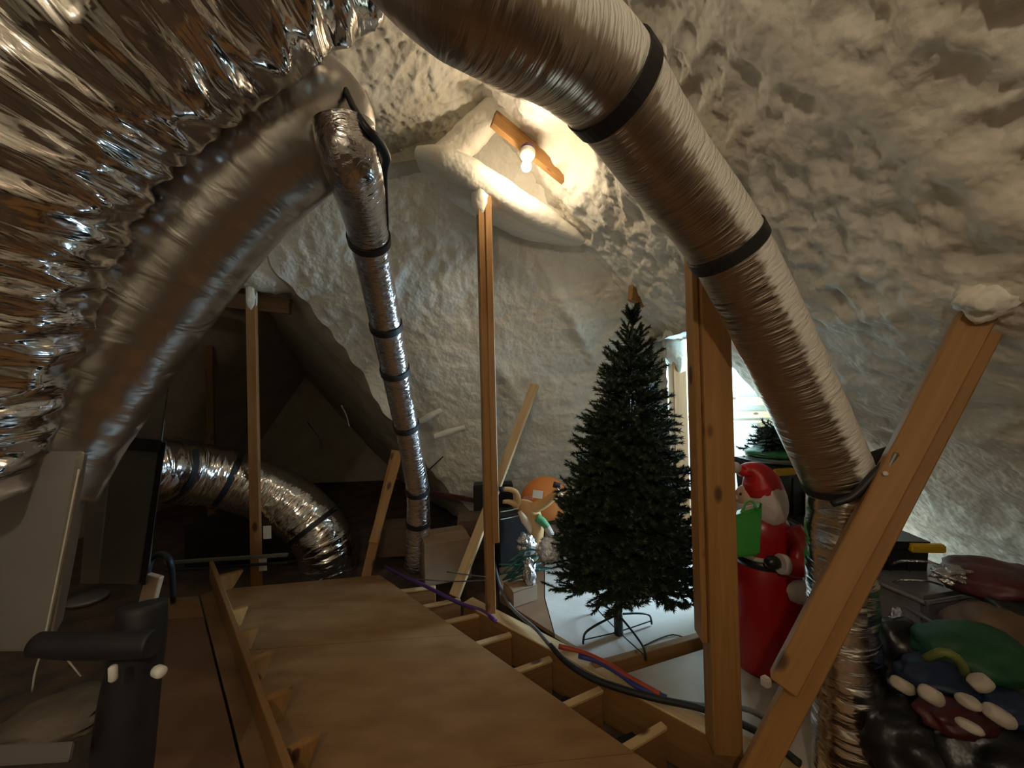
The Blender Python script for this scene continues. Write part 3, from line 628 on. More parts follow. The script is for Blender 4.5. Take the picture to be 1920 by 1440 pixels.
d2, f2 = duct('foil_duct', PT((690, -190, .76, .12), (795, -85, .74, .125), (875, -26, .75, .13), (985, 42, .82, .13), (1075, 100, .93, .13), (1150, 168, 1.03, .13), (1250, 310, 1.20, .128), (1362, 462, 1.35, .126), (1462, 655, 1.46, .126), (1545, 835, 1.53, .126), (1580, 915, 1.55, .122)), 'foil_spray',
     'long brown-tinged foil duct with white foam overspray slanting down to the right', .012, 12, 1.2, .02, .009, 90, (), 12.0, spray=spr)
for px, py, wd in ((1148, 165, .05), (1366, 468, .045), (1572, 900, .03)):
    i = min(range(len(f2)), key=lambda k: (V((px, py))-V((960+F*(f2[k][0]-CAM).dot(RT)/(f2[k][0]-CAM).dot(FW), 720-F*(f2[k][0]-CAM).dot(UP)/(f2[k][0]-CAM).dot(FW)))).length)
    strap(f2, i/(len(f2)-1), M['strap'], d2, wd, .007)
hs = [at(1188, 190, .98), at(1196, 120, 1.0), at(1168, 40, 1.05), at(1135, -40, 1.12), at(1120, -110, 1.2)]
o = tube('hanger_strap', [(p, .016) for p in hs], M['strap'], d2, .03, 8)
d6, f6 = duct('riser_duct', PT((1580, 905, 1.55, .118), (1580, 960, 1.55, .118), (1576, 1050, 1.555, .118), (1578, 1150, 1.56, .112), (1586, 1260, 1.56, .118), (1592, 1380, 1.56, .122), (1594, 1490, 1.56, .122)), 'foil_tight',
     'upright crumpled silver riser behind the right diagonal brace', .045, 14, 1.1, .03, .009, 72, (), 15.0)
t = thing('duct_bracket', at(1650, 880, 1.5), 'dark metal bracket and tie holding the duct end to the right brace', 'bracket')
tube('tie', [(at(1560, 945, 1.44), .012), (at(1600, 930, 1.42), .014), (at(1640, 890, 1.40), .016), (at(1690, 845, 1.38), .018)], M['strap'], t, .02, 10)
board('arm', at(1612, 868, 1.52), at(1690, 842, 1.42), .05, .02, M['strap'], V((0, 0, 1)), t)
board('clip', at(1655, 905, 1.38), at(1685, 850, 1.36), .05, .03, M['sheet'], V((1, 0, 0)), t)
lathe('screw', at(1660, 888, 1.35), [(.007, -.005), (.009, 0), (.007, .006)], M['white'], t, 10, axis=V((0, -1, 0)))
# dark strap and clamp where the hanging duct leaves the large one
t = thing('duct_hanger', at(712, 270, 1.35), 'black strap loop at the top bend of the slender duct', 'strap')
tube('strap_loop', [(at(640, 150, 1.36), .010), (at(662, 200, 1.26), .011), (at(688, 240, 1.24), .011), (at(708, 262, 1.30), .016), (at(724, 296, 1.38), .018), (at(722, 330, 1.44), .010), (at(727, 430, 1.80), .005), (at(728, 480, 1.98), .004)], M['strap'], t, .02, 8)

# ------------------------------------------------------------------ air handler side, left
t = thing('plenum', at(0, 1200, 1.2), 'grey duct-board plenum under the huge duct at lower left', 'plenum')
Yp = 1.12
hexa('cabinet', [at(-260, 1225, Yp), at(86, 1222, Yp), at(152, 846, Yp), at(-260, 846, Yp), at(-220, 1190, Yp+.32), at(118, 1165, Yp+.32), at(178, 850, Yp+.32), at(-220, 850, Yp+.32)], M['board'], t, .008)
board('tape_seam', at(86, 1222, Yp-.004), at(152, 846, Yp-.004), .022, .008, M['tape'], V((1, 0, 0)), t)
tube('string', [(at(148, 880, Yp-.015), .0025), (at(120, 1020, Yp-.02), .0025), (at(84, 1195, Yp-.02), .003), (at(66, 1260, Yp-.02), .0025), (at(60, 1300, Yp-.01), .0025)], M['string'], t, .02, 6)
tube('string', [(at(84, 1195, Yp-.02), .003), (at(120, 1230, Yp-.04), .0025), (at(152, 1268, Yp-.03), .002)], M['string'], t, .02, 6)
t = thing('sheet_metal_duct', at(240, 1095, 1.9), 'dull sheet-metal drop tapering down behind the grey plenum', 'duct')
hexa('casing', [at(185, 1095, 1.8), at(262, 1097, 1.8), at(330, 640, 1.8), at(232, 640, 1.8), at(170, 1060, 2.1), at(282, 1060, 2.1), at(322, 650, 2.1), at(228, 650, 2.1)], M['sheet'], t, .006)
hexa('collar', [at(158, 838, 1.76), at(300, 848, 1.76), at(304, 826, 1.76), at(162, 812, 1.76), at(150, 838, 2.15), at(306, 848, 2.15), at(306, 826, 2.15), at(150, 812, 2.15)], M['rubber'], t, .004)
hexa('side_panel', [at(150, 1095, 1.86), at(186, 1095, 1.86), at(236, 820, 1.86), at(172, 820, 1.86), at(150, 1095, 2.0), at(186, 1095, 2.0), at(236, 820, 2.0), at(172, 820, 2.0)], M['board'], t, .004)
hexa('edge_trim', [at(264, 1097, 1.78), at(272, 1097, 1.78), at(310, 830, 1.78), at(298, 830, 1.78), at(264, 1097, 1.95), at(274, 1097, 1.95), at(312, 830, 1.95), at(298, 830, 1.95)], M['strap'], t, .002)
hexa('flange', [at(250, 640, 2.15), at(330, 650, 2.15), at(318, 560, 2.15), at(262, 560, 2.15), at(250, 640, 2.4), at(330, 650, 2.4), at(318, 560, 2.4), at(262, 560, 2.4)], M['sheet'], t, .004)
t = thing('insulated_pipe', at(235, 1440, 1.1), 'black foam-insulated pipe with a branch standing in front of the plenum', 'pipe')
tube('upright', [(at(268, 1132, 1.18), .058), (at(262, 1200, 1.16), .062), (at(245, 1300, 1.14), .068), (at(228, 1440, 1.12), .072), (at(215, 1540, 1.12), .072)], M['rubber'], t, .02, 24)
tube('branch', [(at(70, 1208, 1.05), .030), (at(140, 1211, 1.05), .033), (at(220, 1210, 1.05), .033), (at(288, 1206, 1.06), .034)], M['rubber'], t, .02, 20)
lathe('pipe_fitting', at(212, 1262, 1.03), [(.006, -.022), (.010, -.016), (.010, .016), (.006, .02)], M['white'], t, 14)
lathe('pipe_fitting', at(300, 1260, 1.06), [(.010, -.025), (.015, -.015), (.015, .006), (.009, .014)], M['white'], t, 14, axis=V((1, -.4, 0)))
o = board('wooden_stake', at(291, 1078, 1.95), at(276, 1134, 1.95), .075, .03, M['cream'], V((1, 0, 0))); tag(o, 'pale wooden stake end standing just behind the black pipe', 'stake')
t = thing('drain_pan', at(60, 1440, 1.1), 'pale drain pan and stained board low in the corner under the plenum', 'pan')
prism('pan_base', [(-2.3, .7), (-1.14, .8), (-1.30, 1.25), (-2.6, 1.25)], .30, .33, M['osb'], t)
hexa('pan_lip', [at(-60, 1440, .98), at(132, 1428, .98), at(140, 1390, .98), at(-60, 1400, .98), at(-60, 1440, 1.15), at(140, 1428, 1.15), at(150, 1390, 1.15), at(-60, 1400, 1.15)], M['board'], t, .004)
blob('torn_liner', at(110, 1345, 1.15), (.15, .12, .03), M['osb_dark'], t, 3, .3, 3, 2, fine=.1)
pz = onz(165, 1128, -.258); lathe('bucket_rim', pz, [(.02, 0), (.12, 0), (.15, .03), (.14, .045), (.02, .04)], M['board'], None, 28, sx=1.0); bo = COL.objects[-1]; bo.name = 'shallow_bowl'; tag(bo, 'shallow white bowl on the floor behind the plenum', 'bowl')
o = tube('pvc_pipe', [(at(110, 1212, 1.12), .014), (at(128, 1204, 1.12), .016), (at(154, 1206, 1.12), .012)], M['white'], None, .01, 12); tag(o, 'stubby white pipe end lying on the black branch pipe', 'pipe')
# dark equipment under the trunk duct
t = thing('equipment_box', at(400, 1060, 3.6), 'black equipment case in the shadow under the wide duct', 'case')
p = at(395, 1050, 3.75); box('case', (p.x, p.y+.75, .0), (1.3, .5, .42), M['black'], .15, t)
q0, q1 = at(310, 1055, 3.45), at(540, 1040, 3.45); board('rail', q0, q1, .03, .03, M['sheet'], V((0, 0, 1)), t)
board('rail', q0-V((0, 0, .07)), q1-V((0, 0, .07)), .02, .03, M['black'], V((0, 0, 1)), t)
o = tube('hose_coil', [(at(272, 1110, 2.6), .02), (at(278, 1065, 2.6), .02), (at(290, 1042, 2.6), .02), (at(310, 1042, 2.6), .02), (at(322, 1070, 2.6), .018), (onz(325, 1150, -.23), .018)], M['rubber'], None, .02, 10); tag(o, 'grey looped hose behind the white stake on the left', 'hose')

# ------------------------------------------------------------------ cables
def ground(pxs, r, m, label, z=0.03, lift=0.0, cat='cable', name='cable'):
    pts = [(onz(x, y, z), r) for x, y in pxs]; o = tube(name, pts, m, None, .03, 10); return tag(o, label, cat)
ground([(928, 1060), (938, 1100), (960, 1140), (1005, 1180), (1042, 1222), (1100, 1264), (1170, 1290), (1230, 1308), (1310, 1322), (1400, 1330), (1470, 1372)], .012, M['c_grey'], 'grey cable snaking along the floor beam past the tall post', .04)
ground([(1032, 1210), (1060, 1240), (1110, 1272), (1175, 1295), (1240, 1312), (1320, 1330), (1420, 1372), (1500, 1432)], .016, M['rubber'], 'thick dark cable at the foot of the thick post', .04)
ground([(1048, 1212), (1090, 1222), (1140, 1245), (1180, 1270), (1238, 1302)], .014, M['c_red'], 'red water pipe beside the floor beam', .05, cat='pipe', name='water_pipe')
ground([(1085, 1230), (1120, 1240), (1160, 1262), (1200, 1290), (1250, 1308)], .014, M['c_blue'], 'blue water pipe beside the floor beam', .04, cat='pipe', name='water_pipe')
ground([(722, 1062), (760, 1082), (800, 1100), (860, 1130), (905, 1146), (930, 1165)], .014, M['c_purple'], 'purple cable running over the farthest joists', .01)
o = tube('wire', [(at(838, 1072, 3.0), .005), (at(880, 1078, 2.9), .005), (at(915, 1082, 2.80), .005)], M['c_grey'], None, .03, 6); tag(o, 'upper grey wire strung between the slim brace and the tall post', 'wire')
o = tube('wire', [(at(780, 1086, 3.2), .005), (at(850, 1090, 3.0), .005), (at(910, 1088, 2.80), .005)], M['c_grey'], None, .03, 6); tag(o, 'lower grey wire strung between the slim brace and the tall post', 'wire')

# ------------------------------------------------------------------ christmas tree
def branch_mesh(L, seed, twigs):
    rnd = random.Random(seed); vs, fs, mi = [], [], []
    def stick(a, b, r, m_):
        d = (b-a).normalized(); x = d.orthogonal().normalized(); y = d.cross(x); i = len(vs)
        for p, rr in ((a, r), (b, r*.6)):
            for k in range(3):
                an = 2.1*k; vs.append(p + x*(rr*math.cos(an)) + y*(rr*math.sin(an)))
        for k in range(3): fs.append((i+k, i+(k+1) % 3, i+3+(k+1) % 3, i+3+k)); mi.append(m_)
    def needles(a, b, step, ln):
        step *= .55; d = b-a; n = max(3, int(d.length/step)); dn = d.normalized(); x = dn.orthogonal().normalized(); y = dn.cross(x)
        for k in range(n):
            for _ in range(3):
                an = rnd.uniform(0, 6.283); p = a + d*((k+rnd.random())/n)
                out = x*math.cos(an) + y*math.sin(an); tip = p + (out*.8 + dn*.75).normalized()*ln*rnd.uniform(.75, 1.2)
                s = dn.cross(out)*.0036; i = len(vs); vs.extend((p-s, p+s, tip)); fs.append((i, i+1, i+2)); mi.append(0)
    end = V((L, 0, L*.10)); stick(V((0, 0, 0)), end, .004, 1)
    needles(end*.25, end*1.0, .006, .03)
    for t_ in range(twigs):
        u = .22 + .74*t_/max(1, twigs-1); a = end*u; sd = 1 if t_ % 2 else -1
        ang = rnd.uniform(.5, .85)*sd; ln = (0.10+L*.22)*(1.05-u*.55)*rnd.uniform(.8, 1.15)
        b = a + V((math.cos(ang), math.sin(ang), rnd.uniform(-.05, .55))).normalized()*ln
        stick(a, b, .0025, 1); needles(a, b, .006, .028)
    me = bpy.data.meshes.new('branch'); me.from_pydata([tuple(v) for v in vs], [], fs); me.update()
    me.materials.append(M['needle']); me.materials.append(M['bark']); me.polygons.foreach_set('material_index', mi)
    return me
BR = {k: [branch_mesh(L, 100*k+i, tw) for i in range(4)] for k, L, tw in ((0, .14, 4), (1, .26, 7), (2, .38, 10), (3, .50, 13))}
BL = [.14, .26, .38, .50]
def xmas_tree(name, base, top, rad, z0, n, label, stand=True, seed=3, floor_legs=True):
    rnd = random.Random(seed); t = thing(name, base, label, 'christmas tree')
    tube('trunk', [(base+(top-base)*.02, .018), ((base+top)/2, .014), (top, .006)], M['stand'], t, .1, 10)
    H = (top-base).length; ax = (top-base).normalized(); ga = 2.39996
    for i in range(n):
        u = (i+.5)/n; f = z0 + (1-z0)*(1-(1-u*.99)**.62)          # more branches low down
        R_ = rad*((1-f)/(1-z0))**.78*(1.0 if f > z0+.12 else .97) + .035
        R_ *= rnd.uniform(.82, 1.08)
        k = min(range(4), key=lambda q: abs(BL[q]-R_)); s = R_/BL[k]; s = max(.7, min(1.25, s))
        start = base + ax*(H*f); az = i*ga + rnd.uniform(-.3, .3)
        el = -.12 + 1.15*max(0, (f-.70)/.30)**1.5 + .25*f + rnd.uniform(-.12, .12)
        if f < .25: el += .06
        o = bpy.data.objects.new('branch', BR[k][i % 4]); COL.objects.link(o)
        Mw = Matrix.Translation(start) @ Matrix.Rotation(az, 4, 'Z') @ Matrix.Rotation(-el, 4, 'Y') @ Matrix.Rotation(rnd.uniform(-.5, .5), 4, 'X') @ Matrix.Scale(s, 4)
        place(o, Mw, t)
    for k in range(5):
        o = bpy.data.objects.new('branch', BR[0][k % 4]); COL.objects.link(o)
        place(o, Matrix.Translation(top-ax*.06) @ Matrix.Rotation(k*1.3, 4, 'Z') @ Matrix.Rotation(-1.2-.05*k, 4, 'Y') @ Matrix.Scale(.85, 4), t)
    vs, fs = [], []                       # dense inner needles round the trunk
    for i in range(int(14000*rad/.54)):
        f = z0 + .02 + (1-z0-.04)*(1-math.sqrt(rnd.random())); a = rnd.uniform(0, 6.283); rr = rad*((1-f)/(1-z0))**.74*math.sqrt(rnd.random())*.72
        p = base + ax*(H*f) + V((math.cos(a)*rr, math.sin(a)*rr, rnd.uniform(-.03, .03)))
        d = V((math.cos(a)+rnd.uniform(-.6, .6), math.sin(a)+rnd.uniform(-.6, .6), rnd.uniform(-.3, .8))).normalized()*.036; s_ = d.orthogonal().normalized()*.004
        j = len(vs); vs += [p-s_, p+s_, p+d]; fs.append((j, j+1, j+2))
    tag(mesh('inner_foliage', vs, fs, M['needle'], t), kind='stuff')
    if stand:
        st = tube('stand_tube', [(base+V((0, 0, .005)), .03), (base+V((0, 0, .16)), .03)], M['stand'], t, .05, 16)
        for k in range(4):
            a = .35+k*math.pi/2; d = V((math.cos(a), math.sin(a), 0))
            tube('stand_leg', [(base+d*.03+V((0, 0, .13)), .007), (base+d*.16+V((0, 0, .105)), .007), (base+d*.245+V((0, 0, .075)), .007), (base+d*.265+V((0, 0, .035)), .007), (base+d*.268+V((0, 0, .007)), .007)], M['stand'], t, .01, 8)
        for k in range(2):
            a = .35+k*math.pi/2; d = V((math.cos(a), math.sin(a), 0))
            tube('stand_brace', [(base-d*.26+V((0, 0, .03)), .004), (base+V((0, 0, .02)), .004), (base+d*.26+V((0, 0, .03)), .004)], M['stand'], t, .05, 6)
    return t
tb = onz(1160, 1190); tt = at(1187, 600, 2.50)
xmas_tree('christmas_tree', tb, tt, .46, .165, 290, 'tall slim dark green Christmas tree on a metal stand between the two posts')
o = ground([(1205, 1212), (1235, 1198), (1262, 1190), (1290, 1196), (1312, 1190)], .004, M['stand'], 'thin cord lying on the pale floor beside the tree stand', .006, name='cord', cat='cord')
b2 = at(1478, 862, 2.75); xmas_tree('small_tree', b2, at(1468, 788, 2.72), .24, .0, 44, 'top of a small bushy green tree standing on the stacked black totes', False, 9)

# ------------------------------------------------------------------ santa figure
sc = onz(1441, 1236); sc.z = -.03
t = thing('santa_figure', sc, 'tall red Santa figure seen from behind the thick post, holding a green bag', 'figure')
lathe('body', sc, [(.19, 0), (.205, .03), (.205, .30), (.20, .50), (.175, .60), (.15, .645), (.15, .70), (.155, .76), (.145, .83), (.11, .89), (.06, .92), (.058, .95), (.085, .985), (.10, 1.03), (.098, 1.07), (.07, 1.10), (.02, 1.115)], M['red'], t, 40, .93, .80)
lathe('belt', sc+V((0, 0, .625)), [(.165, -.028), (.172, -.026), (.170, .026), (.160, .028)], M['black'], t, 40, .93, .80)
lathe('fur_trim', sc+V((0, 0, .655)), [(.155, -.008), (.168, -.004), (.166, .012), (.152, .016)], M['beard'], t, 40, .93, .80)
hd = sc + V((-.03, -.005, 1.0))
blob('hair', hd+V((.035, -.02, -.03)), (.10, .105, .16), M['beard'], t, 3, .10, 2.5, 1)
blob('face', hd+V((-.055, .03, -.02)), (.062, .07, .085), M['skin'], t, 3, .04, 2, 3)
blob('nose', hd+V((-.118, .035, -.02)), (.016, .016, .018), M['skin'], t, 2, .05, 2, 3)
blob('eye', hd+V((-.108, .005, .012)), (.008, .008, .010), M['hoof'], t, 2, 0, 2, 3); blob('eye', hd+V((-.108, .065, .012)), (.008, .008, .010), M['hoof'], t, 2, 0, 2, 3)
blob('beard', hd+V((-.06, .03, -.11)), (.07, .08, .10), M['beard'], t, 3, .15, 3, 5)
tube('cap', [(hd+V((.025, 0, .03)), .108), (hd+V((.01, 0, .08)), .104), (hd+V((-.02, 0, .13)), .080), (hd+V((-.065, .0, .155)), .045), (hd+V((-.10, -.005, .145)), .028), (hd+V((-.125, -.01, .16)), .02)], M['red_bright'], t, .008, 28)
blob('pompom', hd+V((-.145, -.012, .175)), (.033, .033, .033), M['beard'], t, 3, .12, 4, 4)
tube('arm', [(sc+V((.09, -.09, .84)), .055), (sc+V((.12, -.13, .74)), .06), (sc+V((.06, -.18, .66)), .055), (sc+V((-.04, -.19, .68)), .045)], M['red'], t, .012, 20)
tube('cuff', [(sc+V((-.02, -.195, .68)), .053), (sc+V((-.05, -.195, .685)), .053)], M['beard'], t, .01, 20)
blob('mitten', sc+V((-.085, -.19, .69)), (.045, .035, .04), M['black'], t, 2, .1, 2, 1)
blob('sack_flap', sc+V((.085, -.135, .50)), (.085, .05, .065), M['beard'], t, 3, .12, 2, 7)
board('side_panel', sc+V((.16, -.02, .40)), sc+V((.155, -.01, .74)), .07, .05, M['red_bright'], V((1, 0, 0)), t, .012)
g = thing('gift_bag', at(1405, 1045, 2.0), 'green gift bag held against the Santa figure\'s chest', 'bag')
Yg = 1.98
hexa('bag', [at(1376, 1046, Yg), at(1424, 1042, Yg), at(1428, 950, Yg), at(1374, 968, Yg), at(1376, 1040, Yg+.13), at(1424, 1036, Yg+.13), at(1430, 938, Yg+.13), at(1378, 958, Yg+.13)], M['green'], g, .012)
tube('handle', [(at(1392, 962, Yg), .006), (at(1398, 944, Yg+.02), .006), (at(1410, 940, Yg+.02), .006), (at(1420, 955, Yg), .006)], M['green'], g, .01, 8)
hexa('tissue', [at(1384, 966, Yg+.03), at(1420, 958, Yg+.03), at(1416, 948, Yg+.03), at(1392, 952, Yg+.03), at(1386, 966, Yg+.09), at(1420, 958, Yg+.09), at(1416, 946, Yg+.09), at(1392, 950, Yg+.09)], M['plush'], g, .004)

# ------------------------------------------------------------------ totes
def tote(c, size, yaw, label, latch=True, m='black', lidm='black'):
    t = thing('storage_tote', (c[0], c[1], c[2]), label, 'tote', 'black storage totes')
    w_, d_, h_ = size; Rm = Matrix.Translation(V(c)) @ Matrix.Rotation(yaw, 4, 'Z')
    pts = [(-w_*.46, -d_*.46, 0), (w_*.46, -d_*.46, 0), (w_*.5, -d_*.5, h_-.04), (-w_*.5, -d_*.5, h_-.04), (-w_*.46, d_*.46, 0), (w_*.46, d_*.46, 0), (w_*.5, d_*.5, h_-.04), (-w_*.5, d_*.5, h_-.04)]
    hexa('tub', [Rm @ V(p) for p in pts], M[m], t, .012)
    box('lid', Rm @ V((0, 0, h_-.02)), (w_*1.05, d_*1.05, .04), M[lidm], yaw, t, .012)
    for sx in (-.28, -.09, .09, .28): box('rib', Rm @ V((sx*w_, -d_*.485, h_*.45)), (.014, .02, h_*.7), M[m], yaw, t, .003, 1)
    if latch:
        for sx in (-1, 1): box('latch', Rm @ V((sx*w_*.44, -d_*.53, h_-.028)), (w_*.34, .035, .045), M['yellow'], yaw, t, .008)
    return t
c3 = at(1500, 885, 2.62)
ty = .15
tote((c3.x, 2.78, -.03), (.46, .42, .35), ty, 'lowest black tote of the stack behind the Santa figure')
tote((c3.x, 2.78, .32), (.46, .42, .38), ty, 'middle black tote of the stack behind the Santa figure')
tote((c3.x, 2.78, .70), (.46, .42, .38), ty, 'topmost black tote behind the Santa figure, under the green lid')
t = thing('green_tray', (c3.x-.03, 2.74, 1.09), 'green and grey tray lids lying on the stacked totes under the small tree', 'tray')
lathe('grey_lid', (c3.x-.04, 2.72, 1.085), [(.20, 0), (.24, .01), (.245, .035), (.23, .04)], M['grey_lid'], t, 36, 1.0, .8)
lathe('green_lid', (c3.x-.04, 2.72, 1.125), [(.21, 0), (.25, .01), (.25, .03), (.17, .055), (.05, .06)], M['green_lid'], t, 36, 1.0, .8)
c4 = at(1625, 1100, 2.28)
tote((c4.x-.05, 2.32, .38), (.5, .42, .38), -.1, 'upper black tote with yellow latch partly hidden by the foil riser')
tote((c4.x-.05, 2.32, -.0), (.5, .42, .38), -.1, 'lower black tote with yellow latch partly hidden by the foil riser')

# ------------------------------------------------------------------ pile at right
box('wall_tag', at(1700, 1010, 2.35), (.05, .02, .07), M['yellow'], 0.1); tag(COL.objects[-1], 'small yellow tag on the wall above the clear bins', 'tag')
def clear_bin(c, size, yaw, label):
    t = thing('plastic_bin', c, label, 'bin'); w_, d_, h_ = size; Rm = Matrix.Translation(V(c)) @ Matrix.Rotation(yaw, 4, 'Z')
    pts = [(-w_*.44, -d_*.44, 0), (w_*.44, -d_*.44, 0), (w_*.5, -d_*.5, h_), (-w_*.5, -d_*.5, h_), (-w_*.44, d_*.44, 0), (w_*.44, d_*.44, 0), (w_*.5, d_*.5, h_), (-w_*.5, d_*.5, h_)]
    hexa('tub', [Rm @ V(p) for p in pts], M['clear'], t, .02)
    for k in range(2):
        zz = h_*(.97-.35*k); ring = [Rm @ V((sx*w_*.51, sy*d_*.51, zz)) for sx, sy in ((-1, -1), (0, -1.02), (1, -1), (1.02, 0), (1, 1), (0, 1.02), (-1, 1), (-1.02, 0), (-1, -1))]
        tube('rim', [(p, .011) for p in ring], M['clear'], t, .03, 8)
    return t
p = at(1745, 1100, 2.0); clear_bin((p.x, 2.08, .0), (.5, .4, .60), .2, 'tall clear grey bin beside the black totes')
p = at(1850, 1150, 1.75); clear_bin((p.x+.02, 1.80, -.02), (.42, .36, .55), -.15, 'clear grey bin under the maroon bag')
def heap(name, px, py, Y, size, m, label, cat, seed, **k):
    o = blob(name, at(px, py, Y), size, M[m], None, 4, k.get('amp', .28), k.get('freq', 1.8), seed, k.get('yaw', 0), k.get('tilt', 0), k.get('fine', .06)); return tag(o, label, cat)
heap('maroon_bag', 1885, 1092, 1.72, (.22, .18, .075), 'maroon', 'shiny maroon bag lying on the clear bin', 'bag', 2)
heap('silver_bow', 1790, 1078, 1.75, (.085, .06, .035), 'silver_dark', 'small shiny silver bow on top of the clear bin', 'bow', 4, amp=.5, freq=3)
heap('brown_bag', 1880, 1190, 1.58, (.24, .12, .11), 'seat_brown', 'brown fabric bag below the maroon bag', 'bag', 6)
heap('green_stocking', 1825, 1222, 1.46, (.19, .15, .085), 'green_cloth', 'large dark green cloth heap in the middle of the pile', 'cloth', 8, amp=.2)
o = tube('garland_loop', [(at(1735, 1235, 1.35), .012), (at(1770, 1222, 1.31), .014), (at(1800, 1240, 1.30), .015), (at(1812, 1270, 1.31), .012)], M['olive'], None, .02, 10); tag(o, 'olive trim looping along the front of the green cloth', 'trim')
heap('blue_stocking', 1762, 1272, 1.40, (.13, .10, .06), 'navy', 'navy blue stocking below the green cloth', 'stocking', 9)
heap('blue_stocking', 1892, 1325, 1.28, (.09, .07, .045), 'navy', 'navy blue stocking at the far right of the pile', 'stocking', 19)
heap('red_stocking', 1790, 1345, 1.27, (.105, .07, .045), 'maroon', 'dark red stocking at the front of the pile', 'stocking', 11)
for i, (x, y, Y, sx, yw, ti, lb) in enumerate(((1692, 1285, 1.42, .055, .2, .5, 'white plush cuff at the left end of the pile'), (1746, 1304, 1.36, .065, .4, .6, 'white plush cuff of the navy stocking'), (1838, 1280, 1.36, .05, -.3, -.6, 'white plush cuff on the dark green cloth'),
        (1816, 1316, 1.32, .042, 0, .1, 'white plush cuff right of the dark red stocking'), (1873, 1342, 1.28, .06, -.2, .5, 'white plush cuff in front of the far right navy stocking'), (1818, 1362, 1.25, .035, .4, .3, 'smallest plush cuff below the dark red stocking'))):
    o = blob('plush_cuff', at(x, y, Y-.11), (sx*.72, .03, sx*.46), M['plush'], None, 3, .05, 2, i, yw, ti)
    for v in o.data.vertices:                                        # squarer, like a folded band
        n_ = v.co; n_.x = math.copysign(min(abs(n_.x), sx*.56), n_.x); n_.z = math.copysign(min(abs(n_.z), sx*.36), n_.z)
    tag(o, lb, 'cuff')
heap('black_bag', 1735, 1400, 1.38, (.20, .14, .14), 'black_bag', 'black rubbish bag at the front left of the pile', 'bag', 13)
heap('black_bag', 1880, 1420, 1.28, (.22, .14, .12), 'black_bag', 'black rubbish bag in the lower right corner', 'bag', 17)
heap('black_bag', 1690, 1240, 1.62, (.12, .13, .16), 'black_bag', 'black rubbish bag beside the foil riser', 'bag', 23)
heap('black_bag', 1800, 1330, 1.55, (.34, .12, .20), 'black_bag', 'black rubbish bag under the stockings', 'bag', 29)
heap('black_bag', 1905, 1150, 1.60, (.14, .10, .07), 'black_bag', 'black bag tucked under the maroon bag', 'bag', 33)
for i, (dx, lb) in enumerate(((0, 'upper'), (22, 'lower'))):
    o = tube('bent_wire', [(at(1672, 1058+36*i, 2.0), .006), (at(1690, 1052+36*i, 1.95), .006), (at(1740, 1054+36*i, 1.9), .006), (at(1768, 1062+36*i, 1.88), .006)], M['silver_dark'], None, .02, 8); tag(o, lb+' bent wire handle over the clear bin by the totes', 'handle')
heap('foil_wrap', 1684, 1172, 1.95, (.035, .03, .085), 'silver', 'crinkled shiny wrap glinting beside the black tote', 'wrap', 31, amp=.4, freq=3)

# ------------------------------------------------------------------ clutter behind the tall post
Yr = 3.45
t = thing('plush_reindeer', at(990, 1000, Yr), 'tan plush reindeer with green sleeve lying against the orange ball', 'toy')
def T_(name, pts, m): return tube(name, [(at(x, y, Y), r) for x, y, Y, r in pts], M[m], t, .012, 20)
T_('body', [(962, 948, Yr, .03), (978, 948, Yr, .06), (995, 958, Yr, .075), (1003, 985, Yr, .08), (1004, 1010, Yr, .07), (1003, 1035, Yr, .05), (1000, 1050, Yr, .03)], 'tan')
T_('hind_leg', [(972, 945, Yr-.03, .035), (968, 925, Yr-.05, .025), (957, 918, Yr-.06, .022), (945, 917, Yr-.07, .02)], 'tan')
T_('hind_leg', [(972, 948, Yr-.04, .03), (955, 941, Yr-.06, .022), (943, 941, Yr-.08, .016)], 'tan')
T_('hoof', [(944, 917, Yr-.07, .024), (936, 918, Yr-.08, .024)], 'hoof')
T_('front_leg', [(995, 955, Yr-.02, .05), (1018, 945, Yr-.04, .045), (1036, 932, Yr-.06, .038), (1048, 920, Yr-.07, .03)], 'tan')
T_('hoof', [(1038, 908, Yr-.09, .026), (1050, 912, Yr-.09, .026)], 'hoof')
T_('antler', [(1044, 916, Yr-.12, .012), (1052, 928, Yr-.12, .014), (1056, 942, Yr-.12, .01)], 'cream')
T_('antler', [(1052, 923, Yr-.12, .010), (1064, 919, Yr-.12, .008)], 'cream')
T_('antler', [(1054, 936, Yr-.13, .008), (1044, 948, Yr-.13, .007)], 'cream')
T_('belly', [(974, 958, Yr-.055, .02), (984, 975, Yr-.065, .036), (993, 990, Yr-.05, .03), (998, 1002, Yr-.04, .012)], 'cream')
T_('sleeve', [(1006, 970, Yr-.07, .035), (1016, 977, Yr-.08, .036), (1026, 988, Yr-.09, .03)], 'sleeve')
T_('cuff', [(1025, 988, Yr-.09, .033), (1030, 996, Yr-.10, .03), (1036, 1003, Yr-.10, .02)], 'plush')
o = blob('orange_ball', at(1022, 935, 3.75), (.235, .16, .215), M['orange'], None, 4, .02, 1, 3); tag(o, 'flattened round orange ball behind the plush reindeer', 'ball')
o = box('sticker', at(1008, 927, Yr+.085), (.09, .01, .07), M['paper'], 0, None, .002, 1, (0, .15)); tag(o, 'white paper tag on the reindeer\'s back in front of the orange ball', 'tag')
o = box('label_strip', at(990, 934, Yr+.08), (.09, .012, .032), M['mauve'], 0, None, .003, 1, (0, -.1)); tag(o, 'mauve strip beside the white paper tag', 'tag')
o = blob('silver_pompom', at(1030, 1032, 2.40), (.07, .06, .07), M['silver'], None, 4, .25, 4, 5, fine=.25); tag(o, 'glittering blue-white tinsel ball at the tree\'s left side', 'ornament')
